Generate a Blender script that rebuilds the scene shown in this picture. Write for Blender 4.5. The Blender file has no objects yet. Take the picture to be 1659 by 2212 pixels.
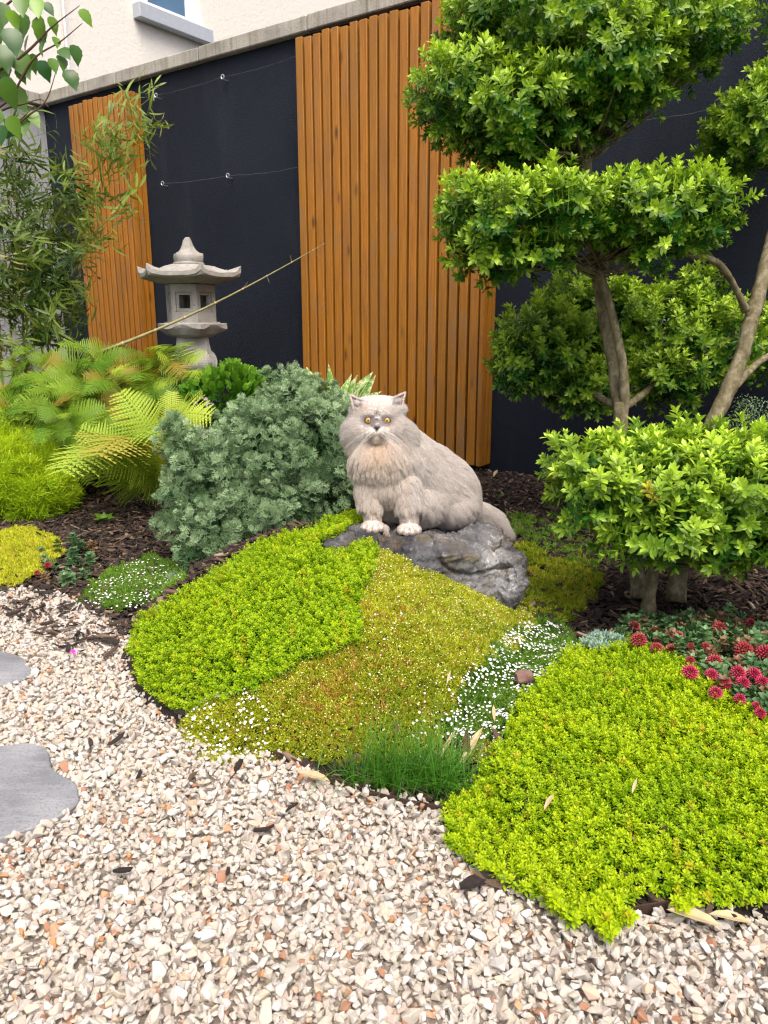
import bpy, bmesh, math, random
import numpy as np
from mathutils import Vector, Matrix, noise as mnoise, Euler

S = bpy.context.scene
COL = S.collection
R = math.radians
rng = np.random.default_rng(7)
random.seed(7)

# ------------------------------------------------------------------ camera
PITCH = R(13.75); F = 1660.0; CAMH = 0.88
cam_d = bpy.data.cameras.new('camera'); cam = bpy.data.objects.new('camera', cam_d); COL.objects.link(cam)
cam_d.sensor_fit = 'VERTICAL'; cam_d.sensor_height = 36.0; cam_d.lens = 36.0 * F / 2212.0
cam_d.clip_start = 0.02; cam_d.clip_end = 300
cam.location = (0, 0, CAMH); cam.rotation_euler = (R(90) - PITCH, 0, 0)
S.camera = cam
S.render.resolution_x = 768; S.render.resolution_y = 1024

# ------------------------------------------------------------------ light: bright overcast
W = bpy.data.worlds.new('World'); S.world = W; W.use_nodes = True
wn = W.node_tree.nodes; wl = W.node_tree.links
bg = wn['Background']; sky = wn.new('ShaderNodeTexSky'); sky.sky_type = 'NISHITA'
SUN_EL = R(58); SUN_AZ = R(166)        # clockwise from +Y seen from above: behind the camera
sky.sun_disc = False; sky.sun_elevation = SUN_EL; sky.sun_rotation = SUN_AZ
sky.air_density = 0.6; sky.dust_density = 6.0; sky.ozone_density = 0.6
wl.new(sky.outputs[0], bg.inputs[0]); bg.inputs[1].default_value = 0.15
sd = bpy.data.lights.new('sun', 'SUN'); sd.energy = 1.15; sd.angle = R(40); sd.color = (1.0, 0.95, 0.88)
so = bpy.data.objects.new('sun', sd); COL.objects.link(so)
sv = Vector((math.sin(SUN_AZ) * math.cos(SUN_EL), math.cos(SUN_AZ) * math.cos(SUN_EL), math.sin(SUN_EL)))
so.rotation_euler = sv.to_track_quat('Z', 'Y').to_euler(); so.location = (-3, -3, 6)
S.view_settings.view_transform = 'Standard'; S.view_settings.look = 'None'
S.view_settings.exposure = 0.86; S.view_settings.gamma = 1.0; S.view_settings.use_curve_mapping = False
S.render.engine = 'CYCLES'
S.cycles.use_adaptive_sampling = True; S.cycles.adaptive_threshold = .02; S.cycles.adaptive_min_samples = 32; S.cycles.max_bounces = 5; S.cycles.diffuse_bounces = 3; S.cycles.glossy_bounces = 2; S.cycles.transmission_bounces = 3; S.cycles.transparent_max_bounces = 4; S.cycles.use_denoising = True; S.cycles.denoising_prefilter = 'NONE'; S.cycles.denoising_input_passes = 'RGB_ALBEDO_NORMAL'; S.cycles.filter_width = 1.3

# ------------------------------------------------------------------ geometry of the view (points found along rays, put at real depths)
cf = np.array([0, math.cos(PITCH), -math.sin(PITCH)]); cu = np.array([0, math.sin(PITCH), math.cos(PITCH)]); cr = np.array([1., 0, 0])
O0 = np.array([0, 0, CAMH])
def ray(x, y): return cf * F + cr * (x - 829.5) + cu * (1106 - y)
def G(x, y, z=0.0):
    d = ray(x, y); return O0 + (z - CAMH) / d[2] * d
def D(x, y, dep): return O0 + ray(x, y) * dep / F
def proj(P):
    q = np.asarray(P, float) - O0; dd = q @ cf
    dd = np.where(np.abs(dd) < 1e-6, 1e-6, dd)
    return 829.5 + F * (q @ cr) / dd, 1106 - F * (q @ cu) / dd, dd
wd = np.array([-.818, .575, 0]); wd /= np.linalg.norm(wd)        # along the wall, to the left and away
wnrm = np.array([.575, .818, 0]); wnrm /= np.linalg.norm(wnrm)   # into the wall
W0 = G(1064, 1043)
def WP(s, off, z): return W0 + wd * s + wnrm * off + np.array([0, 0, z])
def hitwall(x, y, off=0.0):
    q = ray(x, y); P0 = W0 + wnrm * off
    P = O0 + ((P0 - O0) @ wnrm) / (q @ wnrm) * q
    return (P - W0) @ wd, P[2]
def inpoly(px, py, poly):
    px = np.asarray(px); py = np.asarray(py); r = np.zeros(px.shape, bool); n = len(poly)
    for i in range(n):
        x1, y1 = poly[i]; x2, y2 = poly[(i + 1) % n]
        if y1 == y2: continue
        c = ((y1 > py) != (y2 > py)) & (px < (x2 - x1) * (py - y1) / (y2 - y1) + x1)
        r ^= c
    return r
def vnoise(x, y, f=1.0, seed=0.0):
    x = np.asarray(x) * f; y = np.asarray(y) * f
    return (np.sin(x * 1.7 + seed + 1.3 * np.sin(y * 1.1 + seed * 2)) + np.sin(y * 2.3 - seed * 1.7 + 1.1 * np.sin(x * 1.9 + 3 + seed))
            + .6 * np.sin(x * 4.1 + y * 3.3 + seed * 3) + .5 * np.sin(y * 5.2 - x * 3.7 + seed)) / 3.1

# ------------------------------------------------------------------ helpers
def link(o): COL.objects.link(o); return o
def tag(o, label=None, cat=None, group=None, kind=None):
    if label: o['label'] = label
    if cat: o['category'] = cat
    if group: o['group'] = group
    if kind: o['kind'] = kind
    return o
def empty(name, loc, label, cat, group=None, rz=0.0):
    o = bpy.data.objects.new(name, None); o.empty_display_size = .05; link(o)
    o.location = tuple(loc); o.rotation_euler = (0, 0, rz)
    return tag(o, label, cat, group)
def setpar(o, parent):
    if parent is not None:
        o.parent = parent
        if parent.parent is None: o.matrix_parent_inverse = Matrix.LocRotScale(parent.location, parent.rotation_euler, None).inverted()
def meshof(name, V, Fc, mat=None, smooth=False, attrs=None):
    me = bpy.data.meshes.new(name); me.from_pydata([tuple(map(float, v)) for v in V], [], [tuple(f) for f in Fc])
    if mat: me.materials.append(mat)
    if smooth: me.polygons.foreach_set('use_smooth', [True] * len(me.polygons))
    if attrs:
        for k, vals in attrs.items():
            a = me.attributes.new(k, 'FLOAT', 'POINT'); a.data.foreach_set('value', np.asarray(vals, np.float32))
    me.update(); return me
def obj(name, me, parent=None):
    o = bpy.data.objects.new(name, me); link(o); setpar(o, parent); return o
def bm_obj(name, bm, mat, parent=None, smooth=False):
    me = bpy.data.meshes.new(name); bm.to_mesh(me); bm.free()
    if mat: me.materials.append(mat)
    if smooth: me.polygons.foreach_set('use_smooth', [True] * len(me.polygons))
    return obj(name, me, parent)
class MB:
    """mesh builder: collects verts, faces and one float attribute 'tip'"""
    def __init__(s): s.V = []; s.F = []; s.T = []
    def add(s, V, Fc, t=0.0):
        b = len(s.V); s.V += [tuple(v) for v in V]; s.F += [tuple(b + i for i in f) for f in Fc]
        s.T += (list(t) if hasattr(t, '__len__') else [t] * len(V))
    def mesh(s, name, mat, smooth=False): return meshof(name, s.V, s.F, mat, smooth, {'tip': s.T})
def frame(n):
    n = Vector(n).normalized(); a = Vector((0, 0, 1)) if abs(n.z) < .9 else Vector((1, 0, 0))
    x = a.cross(n).normalized(); return x, n.cross(x), n
def tube(mb, pts, rads, sides=6, t=0.0, cap=True, wob=0.0):
    pts = [Vector(p) for p in pts]; n = len(pts); V = []; Fc = []
    px = None
    for i, p in enumerate(pts):
        d = (pts[min(i + 1, n - 1)] - pts[max(i - 1, 0)]).normalized()
        if px is None: px = frame(d)[0]
        px = (px - d * px.dot(d)).normalized(); py = d.cross(px)
        for k in range(sides):
            a = 2 * math.pi * k / sides
            r = rads[i] * (1 + wob * (mnoise.noise(p * 40 + Vector((k * 1.3, 0, 0)))))
            V.append(p + px * (math.cos(a) * r) + py * (math.sin(a) * r))
    for i in range(n - 1):
        for k in range(sides):
            k2 = (k + 1) % sides
            Fc.append((i * sides + k, i * sides + k2, (i + 1) * sides + k2, (i + 1) * sides + k))
    if cap: Fc.append(tuple(range(sides))[::-1]); Fc.append(tuple((n - 1) * sides + k for k in range(sides)))
    mb.add(V, Fc, t)
def smoothpath(pts, k=5):
    """Catmull-Rom through the points (each a tuple of any length)"""
    P = [np.array(p, float) for p in pts]; P = [2 * P[0] - P[1]] + P + [2 * P[-1] - P[-2]]; out = []
    for i in range(1, len(P) - 2):
        for j in range(k):
            t = j / k; a, b, c, d = P[i - 1], P[i], P[i + 1], P[i + 2]
            out.append(.5 * ((2 * b) + (c - a) * t + (2 * a - 5 * b + 4 * c - d) * t * t + (-a + 3 * b - 3 * c + d) * t ** 3))
    out.append(P[-2]); return out
def box(mb, c, h, R3=None, bev=0.0):
    c = Vector(c); V = []
    for sx in (-1, 1):
        for sy in (-1, 1):
            for sz in (-1, 1):
                v = Vector((sx * h[0], sy * h[1], sz * h[2])); V.append(c + ((R3 @ v) if R3 else v))
    mb.add(V, [(0, 1, 3, 2), (4, 6, 7, 5), (0, 4, 5, 1), (2, 3, 7, 6), (0, 2, 6, 4), (1, 5, 7, 3)])
def eulers(N, spin):
    N = N / np.linalg.norm(N, axis=1, keepdims=True)
    A = np.where(np.abs(N[:, 2:3]) < .95, np.array([[0, 0, 1.]]), np.array([[1., 0, 0]]))
    X = np.cross(A, N); X /= np.linalg.norm(X, axis=1, keepdims=True); Y = np.cross(N, X)
    c = np.cos(spin)[:, None]; s = np.sin(spin)[:, None]
    X2 = X * c + Y * s; Y2 = -X * s + Y * c
    b = -np.arcsin(np.clip(X2[:, 2], -1, 1)); a = np.arctan2(Y2[:, 2], N[:, 2]); g = np.arctan2(X2[:, 1], X2[:, 0])
    return np.stack([a, b, g], 1)
_colls = {}
def variants_coll(key, meshes):
    if key in _colls: return _colls[key]
    c = bpy.data.collections.new(key)
    for i, m in enumerate(meshes):
        c.objects.link(bpy.data.objects.new(f'{key}_shape_{i}', m))
    _colls[key] = c; return c
def scatter(name, P, E, Sc, T, key, meshes, parent=None, label=None, cat=None, kind='stuff'):
    """one object whose points carry copies of small meshes (geometry nodes)"""
    n = len(P); me = bpy.data.meshes.new(name); me.vertices.add(n)
    P = np.asarray(P, np.float32)
    me.vertices.foreach_set('co', P.ravel())
    a = me.attributes.new('rot', 'FLOAT_VECTOR', 'POINT'); a.data.foreach_set('vector', np.asarray(E, np.float32).ravel())
    Sc = np.asarray(Sc, np.float32)
    if Sc.ndim == 1: Sc = np.repeat(Sc[:, None], 3, 1)
    a = me.attributes.new('scl', 'FLOAT_VECTOR', 'POINT'); a.data.foreach_set('vector', np.ascontiguousarray(Sc).ravel())
    a = me.attributes.new('tint', 'FLOAT', 'POINT'); a.data.foreach_set('value', np.asarray(T, np.float32))
    a = me.attributes.new('idx', 'INT', 'POINT'); a.data.foreach_set('value', rng.integers(0, len(meshes), n).astype(np.int32))
    for m in meshes:
        for mm in m.materials:
            if mm and mm.name not in [x.name for x in me.materials if x]: me.materials.append(mm)
    o = obj(name, me, parent)
    g = bpy.data.node_groups.new(name + '_spread', 'GeometryNodeTree')
    g.interface.new_socket('Geometry', in_out='INPUT', socket_type='NodeSocketGeometry')
    g.interface.new_socket('Geometry', in_out='OUTPUT', socket_type='NodeSocketGeometry')
    N = g.nodes; L = g.links
    gi = N.new('NodeGroupInput'); go = N.new('NodeGroupOutput')
    iop = N.new('GeometryNodeInstanceOnPoints'); ci = N.new('GeometryNodeCollectionInfo')
    ci.inputs['Collection'].default_value = variants_coll(key, meshes)
    ci.inputs['Separate Children'].default_value = True; ci.inputs['Reset Children'].default_value = True
    def att(nm, ty):
        q = N.new('GeometryNodeInputNamedAttribute'); q.data_type = ty; q.inputs['Name'].default_value = nm; return q
    ar, asc, ai = att('rot', 'FLOAT_VECTOR'), att('scl', 'FLOAT_VECTOR'), att('idx', 'INT')
    e2r = N.new('FunctionNodeEulerToRotation')
    iop.inputs['Pick Instance'].default_value = True
    m2p = N.new('GeometryNodeMeshToPoints')
    L.new(gi.outputs[0], m2p.inputs[0]); L.new(m2p.outputs[0], iop.inputs['Points']); L.new(ci.outputs[0], iop.inputs['Instance'])
    L.new(ai.outputs['Attribute'], iop.inputs['Instance Index']); L.new(ar.outputs['Attribute'], e2r.inputs[0])
    L.new(e2r.outputs[0], iop.inputs['Rotation']); L.new(asc.outputs['Attribute'], iop.inputs['Scale'])
    L.new(iop.outputs[0], go.inputs[0])
    md = o.modifiers.new('spread', 'NODES'); md.node_group = g
    return tag(o, label, cat, None, kind)
def place_parts(name, P, E, Sc, T, meshes, parent):
    """every copy an object of its own, sharing mesh data"""
    inv = Matrix.LocRotScale(parent.location, parent.rotation_euler, None).inverted()
    for i in range(len(P)):
        o = bpy.data.objects.new(name, meshes[int(rng.integers(0, len(meshes)))]); COL.objects.link(o)
        o.parent = parent; o.matrix_parent_inverse = inv
        o.location = tuple(map(float, P[i])); o.rotation_euler = tuple(map(float, E[i]))
        s = Sc[i]; o.scale = (float(s),) * 3 if np.ndim(s) == 0 else tuple(map(float, s))
        o['tint'] = float(T[i])
def foliage(parent, part_name, mass_name, P, E, Sc, T, key, meshes, nparts=200):
    """the copies that show largest are parts, the rest one mass"""
    d = proj(P)[2]; x, y, _ = proj(P)
    vis = (x > 0) & (x < 1659) & (y > 0) & (y < 2212)
    order = np.argsort(np.where(vis, d, d + 50)); a = order[:nparts]; b = order[nparts:]
    if nparts: place_parts(part_name, P[a], E[a], Sc[a], T[a], meshes, parent)
    if len(b): scatter(mass_name, P[b], E[b], Sc[b], T[b], key, meshes, parent)

# ------------------------------------------------------------------ materials
def lin(h):
    h = h.lstrip('#'); v = [int(h[i:i + 2], 16) / 255 for i in (0, 2, 4)]
    return tuple(((c + .055) / 1.055) ** 2.4 if c > .04045 else c / 12.92 for c in v) + (1,)
class NT:
    def __init__(s, name):
        s.m = bpy.data.materials.new(name); s.m.use_nodes = True; s.t = s.m.node_tree; s.n = s.t.nodes; s.l = s.t.links
        s.b = s.n['Principled BSDF']; s.out = s.n['Material Output']
    def new(s, ty, **kw):
        q = s.n.new(ty)
        for k, v in kw.items(): setattr(q, k, v)
        return q
    def con(s, a, b): s.l.new(a, b)
    def coord(s, sc=(1, 1, 1), kind='Object', rnd=False):
        tc = s.new('ShaderNodeTexCoord'); mp = s.new('ShaderNodeMapping'); mp.inputs['Scale'].default_value = sc
        s.con(tc.outputs[kind], mp.inputs[0])
        if rnd:
            oi = s.new('ShaderNodeObjectInfo'); mu = s.new('ShaderNodeMath', operation='MULTIPLY'); mu.inputs[1].default_value = 37
            s.con(oi.outputs['Random'], mu.inputs[0]); cb = s.new('ShaderNodeCombineXYZ')
            for i in range(3): s.con(mu.outputs[0], cb.inputs[i])
            s.con(cb.outputs[0], mp.inputs['Location'])
        return mp.outputs[0]
    def noise(s, v, scale, det=4, rough=.55, dist=0):
        q = s.new('ShaderNodeTexNoise'); q.inputs['Scale'].default_value = scale; q.inputs['Detail'].default_value = det
        q.inputs['Roughness'].default_value = rough; q.inputs['Distortion'].default_value = dist; s.con(v, q.inputs['Vector']); return q.outputs['Fac']
    def ramp(s, f, stops, interp='LINEAR'):
        q = s.new('ShaderNodeValToRGB'); q.color_ramp.interpolation = interp; e = q.color_ramp.elements
        while len(e) > 1: e.remove(e[-1])
        e[0].position = stops[0][0]; e[0].color = stops[0][1]
        for p, c in stops[1:]:
            k = e.new(p); k.color = c
        s.con(f, q.inputs[0]); return q.outputs[0]
    def mix(s, f, a, b, mode='MIX'):
        q = s.new('ShaderNodeMix', data_type='RGBA', blend_type=mode)
        for v, i in ((f, 0), (a, 6), (b, 7)):
            if hasattr(v, 'links') or hasattr(v, 'is_linked'): s.con(v, q.inputs[i])
            else: q.inputs[i].default_value = v
        return q.outputs[2]
    def math(s, op, a, b=0.0, clamp=False):
        q = s.new('ShaderNodeMath', operation=op); q.use_clamp = clamp
        for v, i in ((a, 0), (b, 1)):
            if hasattr(v, 'is_linked'): s.con(v, q.inputs[i])
            else: q.inputs[i].default_value = v
        return q.outputs[0]
    def bump(s, h, st=.3, dist=.01, prev=None):
        q = s.new('ShaderNodeBump'); q.inputs['Strength'].default_value = st; q.inputs['Distance'].default_value = dist
        s.con(h, q.inputs['Height']); s.con(q.outputs[0], s.b.inputs['Normal']); return q.outputs[0]
    def color(s, c):
        if hasattr(c, 'is_linked'): s.con(c, s.b.inputs['Base Color'])
        else: s.b.inputs['Base Color'].default_value = c
    def rough(s, r):
        if hasattr(r, 'is_linked'): s.con(r, s.b.inputs['Roughness'])
        else: s.b.inputs['Roughness'].default_value = r
    def attr(s, nm, ty='GEOMETRY'):
        q = s.new('ShaderNodeAttribute', attribute_type=ty); q.attribute_name = nm; return q.outputs['Fac']
def plain(name, c, rough=.7, spec=.3, bump=0, bs=60, var=.15):
    m = NT(name); v = m.coord(); n = m.noise(v, bs, 5)
    m.color(m.mix(m.math('MULTIPLY', n, 1), tuple(x * (1 - var * 1.3) for x in c[:3]) + (1,), tuple(min(1, x * (1 + var)) for x in c[:3]) + (1,)))
    m.rough(rough); m.b.inputs['Specular IOR Level'].default_value = spec
    if bump: m.bump(n, bump, .004)
    return m.m
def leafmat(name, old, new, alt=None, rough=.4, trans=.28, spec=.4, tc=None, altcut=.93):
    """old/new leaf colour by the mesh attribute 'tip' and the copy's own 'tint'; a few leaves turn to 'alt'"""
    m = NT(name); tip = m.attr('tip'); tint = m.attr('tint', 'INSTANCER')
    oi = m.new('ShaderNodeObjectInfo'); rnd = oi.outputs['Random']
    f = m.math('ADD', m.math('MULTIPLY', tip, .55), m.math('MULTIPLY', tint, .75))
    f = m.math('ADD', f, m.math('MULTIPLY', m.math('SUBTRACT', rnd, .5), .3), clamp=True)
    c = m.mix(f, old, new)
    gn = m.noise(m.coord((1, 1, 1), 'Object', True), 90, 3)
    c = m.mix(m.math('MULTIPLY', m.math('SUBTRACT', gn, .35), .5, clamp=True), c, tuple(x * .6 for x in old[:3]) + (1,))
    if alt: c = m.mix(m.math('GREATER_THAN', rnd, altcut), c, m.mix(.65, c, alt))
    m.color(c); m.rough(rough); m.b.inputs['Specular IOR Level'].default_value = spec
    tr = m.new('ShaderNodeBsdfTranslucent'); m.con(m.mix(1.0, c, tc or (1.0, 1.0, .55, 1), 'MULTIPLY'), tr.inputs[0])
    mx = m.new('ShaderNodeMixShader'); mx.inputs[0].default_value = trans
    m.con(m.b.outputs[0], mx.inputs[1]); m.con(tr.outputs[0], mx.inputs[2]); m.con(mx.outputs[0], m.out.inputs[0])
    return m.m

M = {}
# dark painted render of the garden wall
m = NT('dark_render'); v = m.coord(); n1 = m.noise(v, 1.1, 3); n2 = m.noise(v, 130, 4, .6); n3 = m.noise(m.coord((1, 1, .25)), 5, 5, .6)
c = m.ramp(n1, [(.3, (.0075, .0115, .019, 1)), (.7, (.014, .019, .030, 1))])
c = m.mix(m.math('MULTIPLY', m.math('SUBTRACT', n3, .54), 1.1, clamp=True), c, (.040, .046, .058, 1))
m.color(c); m.rough(.8); m.b.inputs['Specular IOR Level'].default_value = .22; m.bump(n2, .7, .004); M['black'] = m.m
m = NT('grey_render'); v = m.coord(); n1 = m.noise(v, 2.0, 5, .6); n2 = m.noise(v, 120, 3)
m.color(m.ramp(n1, [(.3, (.25, .26, .275, 1)), (.7, (.36, .37, .39, 1))])); m.rough(.85); m.bump(n2, .35, .003); M['grey'] = m.m
m = NT('cream_render'); v = m.coord(); n1 = m.noise(v, .8, 3); n2 = m.noise(v, 28, 5, .65); n3 = m.noise(v, 9, 3)
m.color(m.mix(m.math('MULTIPLY', m.math('SUBTRACT', n2, .52), 2.5, clamp=True), (.78, .75, .67, 1), (.62, .58, .50, 1))); m.rough(.9); m.bump(n2, .5, .01); M['cream'] = m.m
m = NT('coping_concrete'); v = m.coord(); vs = m.coord((9, 9, .6)); n1 = m.noise(v, 4, 5, .6); n2 = m.noise(vs, 4, 5, .7); n3 = m.noise(v, 90, 4, .7)
c = m.ramp(n1, [(.3, (.26, .25, .22, 1)), (.55, (.40, .38, .33, 1)), (.75, (.50, .47, .41, 1))])
c = m.mix(m.math('MULTIPLY', m.math('SUBTRACT', n2, .48), 4, clamp=True), c, (.16, .155, .075, 1))
c = m.mix(m.math('MULTIPLY', m.math('SUBTRACT', n3, .6), 3, clamp=True), c, (.10, .09, .07, 1))
m.color(c); m.rough(.92); m.bump(n3, .6, .006); M['coping'] = m.m
# stained timber slats
m = NT('stained_timber'); v = m.coord((1, 1, .035), 'Object', True); n1 = m.noise(v, 150, 5, .6, .3); v2 = m.coord((1, 1, .3), 'Object', True)
n2 = m.noise(v2, 7, 4, .6); n3 = m.noise(v2, 16, 3, .5, .6)
oi = m.new('ShaderNodeObjectInfo')
c = m.ramp(n1, [(.25, (.22, .074, .005, 1)), (.5, (.38, .145, .010, 1)), (.75, (.49, .205, .018, 1))])
c = m.mix(m.math('MULTIPLY', m.math('SUBTRACT', n2, .48), 3.0, clamp=True), c, (.25, .105, .028, 1))
vo = m.new('ShaderNodeTexVoronoi'); vo.inputs['Scale'].default_value = 3.2; m.con(m.coord((3.0, 3.0, 1), 'Object', True), vo.inputs['Vector'])
kn = m.math('SUBTRACT', .16, vo.outputs['Distance']); kn = m.math('MULTIPLY', kn, 9, clamp=True)
c = m.mix(kn, c, (.085, .032, .008, 1)); c = m.mix(m.math('MULTIPLY', m.math('SUBTRACT', m.noise(m.coord((1, 1, .22), 'Object', True), 11, 5, .7), .54), 7, clamp=True), c, (.28, .15, .062, 1))
c = m.mix(m.math('MULTIPLY', oi.outputs['Random'], .4), c, (.24, .115, .014, 1))
m.color(c); m.rough(m.ramp(n3, [(.3, (.34,) * 3 + (1,)), (.7, (.6,) * 3 + (1,))])); m.bump(n1, .25, .002); M['wood'] = m.m
# granite / cast stone of the lantern
m = NT('lantern_stone'); v = m.coord(); n1 = m.noise(v, 9, 5, .65); n2 = m.noise(v, 160, 4, .7); n3 = m.noise(v, 45, 3, .6)
c = m.ramp(n1, [(.3, (.25, .24, .21, 1)), (.7, (.40, .385, .35, 1))])
c = m.mix(m.math('MULTIPLY', m.math('SUBTRACT', n3, .58), 4, clamp=True), c, (.17, .165, .14, 1))
c = m.mix(m.math('MULTIPLY', m.math('SUBTRACT', n2, .6), 3, clamp=True), c, (.14, .13, .11, 1))
m.color(c); m.rough(.9); m.bump(n3, .5, .006); M['lstone'] = m.m
# boulder
m = NT('boulder_rock'); v = m.coord(); n1 = m.noise(v, 5, 6, .65); n2 = m.noise(v, 22, 6, .7); n3 = m.noise(v, 90, 5, .7); n4 = m.noise(m.coord((1, 1, 1.6)), 9, 4, .6)
c = m.ramp(n1, [(.34, (.034, .034, .037, 1)), (.48, (.095, .095, .10, 1)), (.58, (.155, .154, .155, 1)), (.68, (.27, .268, .265, 1))])
c = m.mix(m.math('MULTIPLY', m.math('SUBTRACT', n2, .56), 6, clamp=True), c, (.26, .265, .28, 1))
c = m.mix(m.math('MULTIPLY', m.math('SUBTRACT', n4, .50), 5, clamp=True), c, (.13, .095, .045, 1))
c = m.mix(m.math('MULTIPLY', m.math('SUBTRACT', n3, .56), 7, clamp=True), c, (.035, .034, .036, 1))
vo = m.new('ShaderNodeTexVoronoi'); vo.inputs['Scale'].default_value = 42; m.con(v, vo.inputs['Vector'])
vsp = m.math('MULTIPLY', m.math('SUBTRACT', m.noise(v, 60, 5, .7, .5), .57), 12, clamp=True)
c = m.mix(m.math('MULTIPLY', vsp, m.math('MULTIPLY', m.math('SUBTRACT', n1, .46), 5, clamp=True)), c, (.50, .50, .48, 1))
m.color(c); m.rough(.92); m.b.inputs['Specular IOR Level'].default_value = .2; m.bump(n2, .9, .012); M['rock'] = m.m
# slab, edging, soil
m = NT('slate_slab'); v = m.coord(); n1 = m.noise(v, 7, 5); n2 = m.noise(v, 180, 5, .7); n3 = m.noise(m.coord((1, 4, 1)), 12, 5, .65)
c = m.ramp(n1, [(.35, (.15, .16, .175, 1)), (.65, (.28, .285, .30, 1))]); c = m.mix(m.math('MULTIPLY', m.math('SUBTRACT', n3, .5), 2, clamp=True), c, (.36, .365, .375, 1)); c = m.mix(m.math('MULTIPLY', m.math('SUBTRACT', n2, .5), 4, clamp=True), c, (.10, .105, .115, 1))
m.color(c); m.rough(.8); m.bump(n3, .4, .006); M['slab'] = m.m
M['edging'] = plain('rusty_edging', (.06, .035, .028, 1), .6, .4, .3, 40, .4)
m = NT('garden_soil'); v = m.coord(); n1 = m.noise(v, 30, 6, .7)
m.color(m.ramp(n1, [(.3, (.012, .009, .007, 1)), (.7, (.045, .030, .021, 1))])); m.rough(.95); m.bump(n1, 1, .03); M['soil'] = m.m
m = NT('gravel_bedding'); v = m.coord(); n1 = m.noise(v, 90, 6, .7)
m.color(m.ramp(n1, [(.3, (.22, .18, .14, 1)), (.7, (.42, .36, .30, 1))])); m.rough(.95); m.bump(n1, 1, .01); M['bedding'] = m.m
# gravel stones
m = NT('crushed_marble'); t = m.attr('tint', 'INSTANCER'); v = m.coord((1, 1, 1), 'Object', True); n1 = m.noise(v, 55, 4, .6); n2 = m.noise(v, 240, 3, .6)
c = m.ramp(t, [(0, (.50, .46, .40, 1)), (.22, (.58, .56, .52, 1)), (.42, (.44, .40, .32, 1)), (.55, (.54, .49, .42, 1)), (.66, (.45, .37, .31, 1)), (.76, (.50, .45, .40, 1)),
                (.85, (.52, .47, .36, 1)), (.92, (.55, .40, .30, 1)), (.965, (.50, .24, .09, 1)), (1, (.34, .17, .10, 1))])
c = m.mix(m.math('MULTIPLY', m.math('SUBTRACT', n1, .47), 2.2, clamp=True), c, m.mix(t, (.62, .60, .58, 1), (.46, .30, .19, 1)))
c = m.mix(m.math('MULTIPLY', m.math('SUBTRACT', n2, .56), 1.5, clamp=True), c, (.45, .38, .30, 1))
m.color(c); m.rough(.65); m.b.inputs['Specular IOR Level'].default_value = .3; m.bump(n2, .35, .002); M['gravel'] = m.m
# bark chips
m = NT('bark_chip'); t = m.attr('tint', 'INSTANCER'); v = m.coord((1, .15, 1), 'Object', True); n1 = m.noise(v, 160, 4, .7)
c = m.ramp(t, [(0, (.018, .012, .009, 1)), (.35, (.04, .025, .017, 1)), (.6, (.085, .05, .032, 1)), (.8, (.16, .10, .065, 1)), (.93, (.26, .19, .125, 1)), (1, (.42, .33, .22, 1))])
c = m.mix(m.math('MULTIPLY', m.math('SUBTRACT', n1, .45), 2, clamp=True), c, m.mix(.55, c, (.012, .009, .007, 1)))
m.color(c); m.rough(.8); m.bump(n1, .6, .003); M['chip'] = m.m
# bark of the topiary
m = NT('smooth_bark'); v = m.coord(); n1 = m.noise(m.coord((1, 1, .6)), 38, 6, .7); n2 = m.noise(v, 110, 4, .7)
c = m.ramp(n1, [(.35, (.075, .062, .026, 1)), (.5, (.145, .122, .058, 1)), (.65, (.27, .24, .16, 1))])
c = m.mix(m.math('MULTIPLY', m.math('SUBTRACT', n2, .55), 3, clamp=True), c, (.05, .042, .025, 1))
m.color(c); m.rough(.8); m.bump(n2, .7, .004); M['bark'] = m.m
M['twig'] = plain('brown_twig', (.10, .062, .035, 1), .8, .2, 0, 80, .3)
M['greenstem'] = plain('green_stem', (.14, .17, .05, 1), .6, .3, 0, 80, .3)
m = NT('cane_wood'); v = m.coord(); n1 = m.noise(v, 25, 3)
m.color(m.ramp(n1, [(.3, (.26, .24, .10, 1)), (.7, (.42, .37, .19, 1))])); m.rough(.4); M['cane'] = m.m
# foliage
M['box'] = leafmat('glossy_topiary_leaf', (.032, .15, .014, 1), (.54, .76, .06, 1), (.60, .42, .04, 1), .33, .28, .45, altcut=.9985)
M['thyme'] = leafmat('golden_thyme_leaf', (.14, .34, .004, 1), (.52, .66, .008, 1), (.55, .40, .03, 1), .5, .3, .3, altcut=.97)
M['moss'] = leafmat('pearlwort_needle', (.17, .27, .012, 1), (.64, .66, .04, 1), (.50, .36, .07, 1), .6, .28, .25, altcut=.9)
M['mossgreen'] = leafmat('green_pearlwort_needle', (.04, .15, .014, 1), (.22, .38, .04, 1), None, .6, .25, .25)
M['arte'] = leafmat('silver_wormwood_leaf', (.045, .115, .035, 1), (.37, .52, .28, 1), None, .6, .15, .25, (1, 1, .9, 1))
M['fern'] = leafmat('golden_fern_leaf', (.14, .32, .02, 1), (.60, .72, .09, 1), (.45, .32, .06, 1), .5, .35, .25, altcut=.9)
M['ferndark'] = leafmat('green_fern_leaf', (.08, .22, .015, 1), (.42, .56, .05, 1), (.34, .17, .04, 1), .5, .35, .25, altcut=.90)
M['thuja'] = leafmat('conifer_spray', (.03, .15, .008, 1), (.24, .50, .03, 1), None, .5, .2, .3)
M['thread'] = leafmat('thread_leaf', (.18, .36, .008, 1), (.56, .72, .02, 1), None, .5, .3, .3)
M['bamboo'] = leafmat('bamboo_leaf', (.022, .065, .012, 1), (.26, .36, .05, 1), (.36, .30, .10, 1), .42, .25, .35, altcut=.95)
M['broad'] = leafmat('broad_tree_leaf', (.02, .09, .015, 1), (.20, .38, .03, 1), None, .32, .25, .5)
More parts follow.
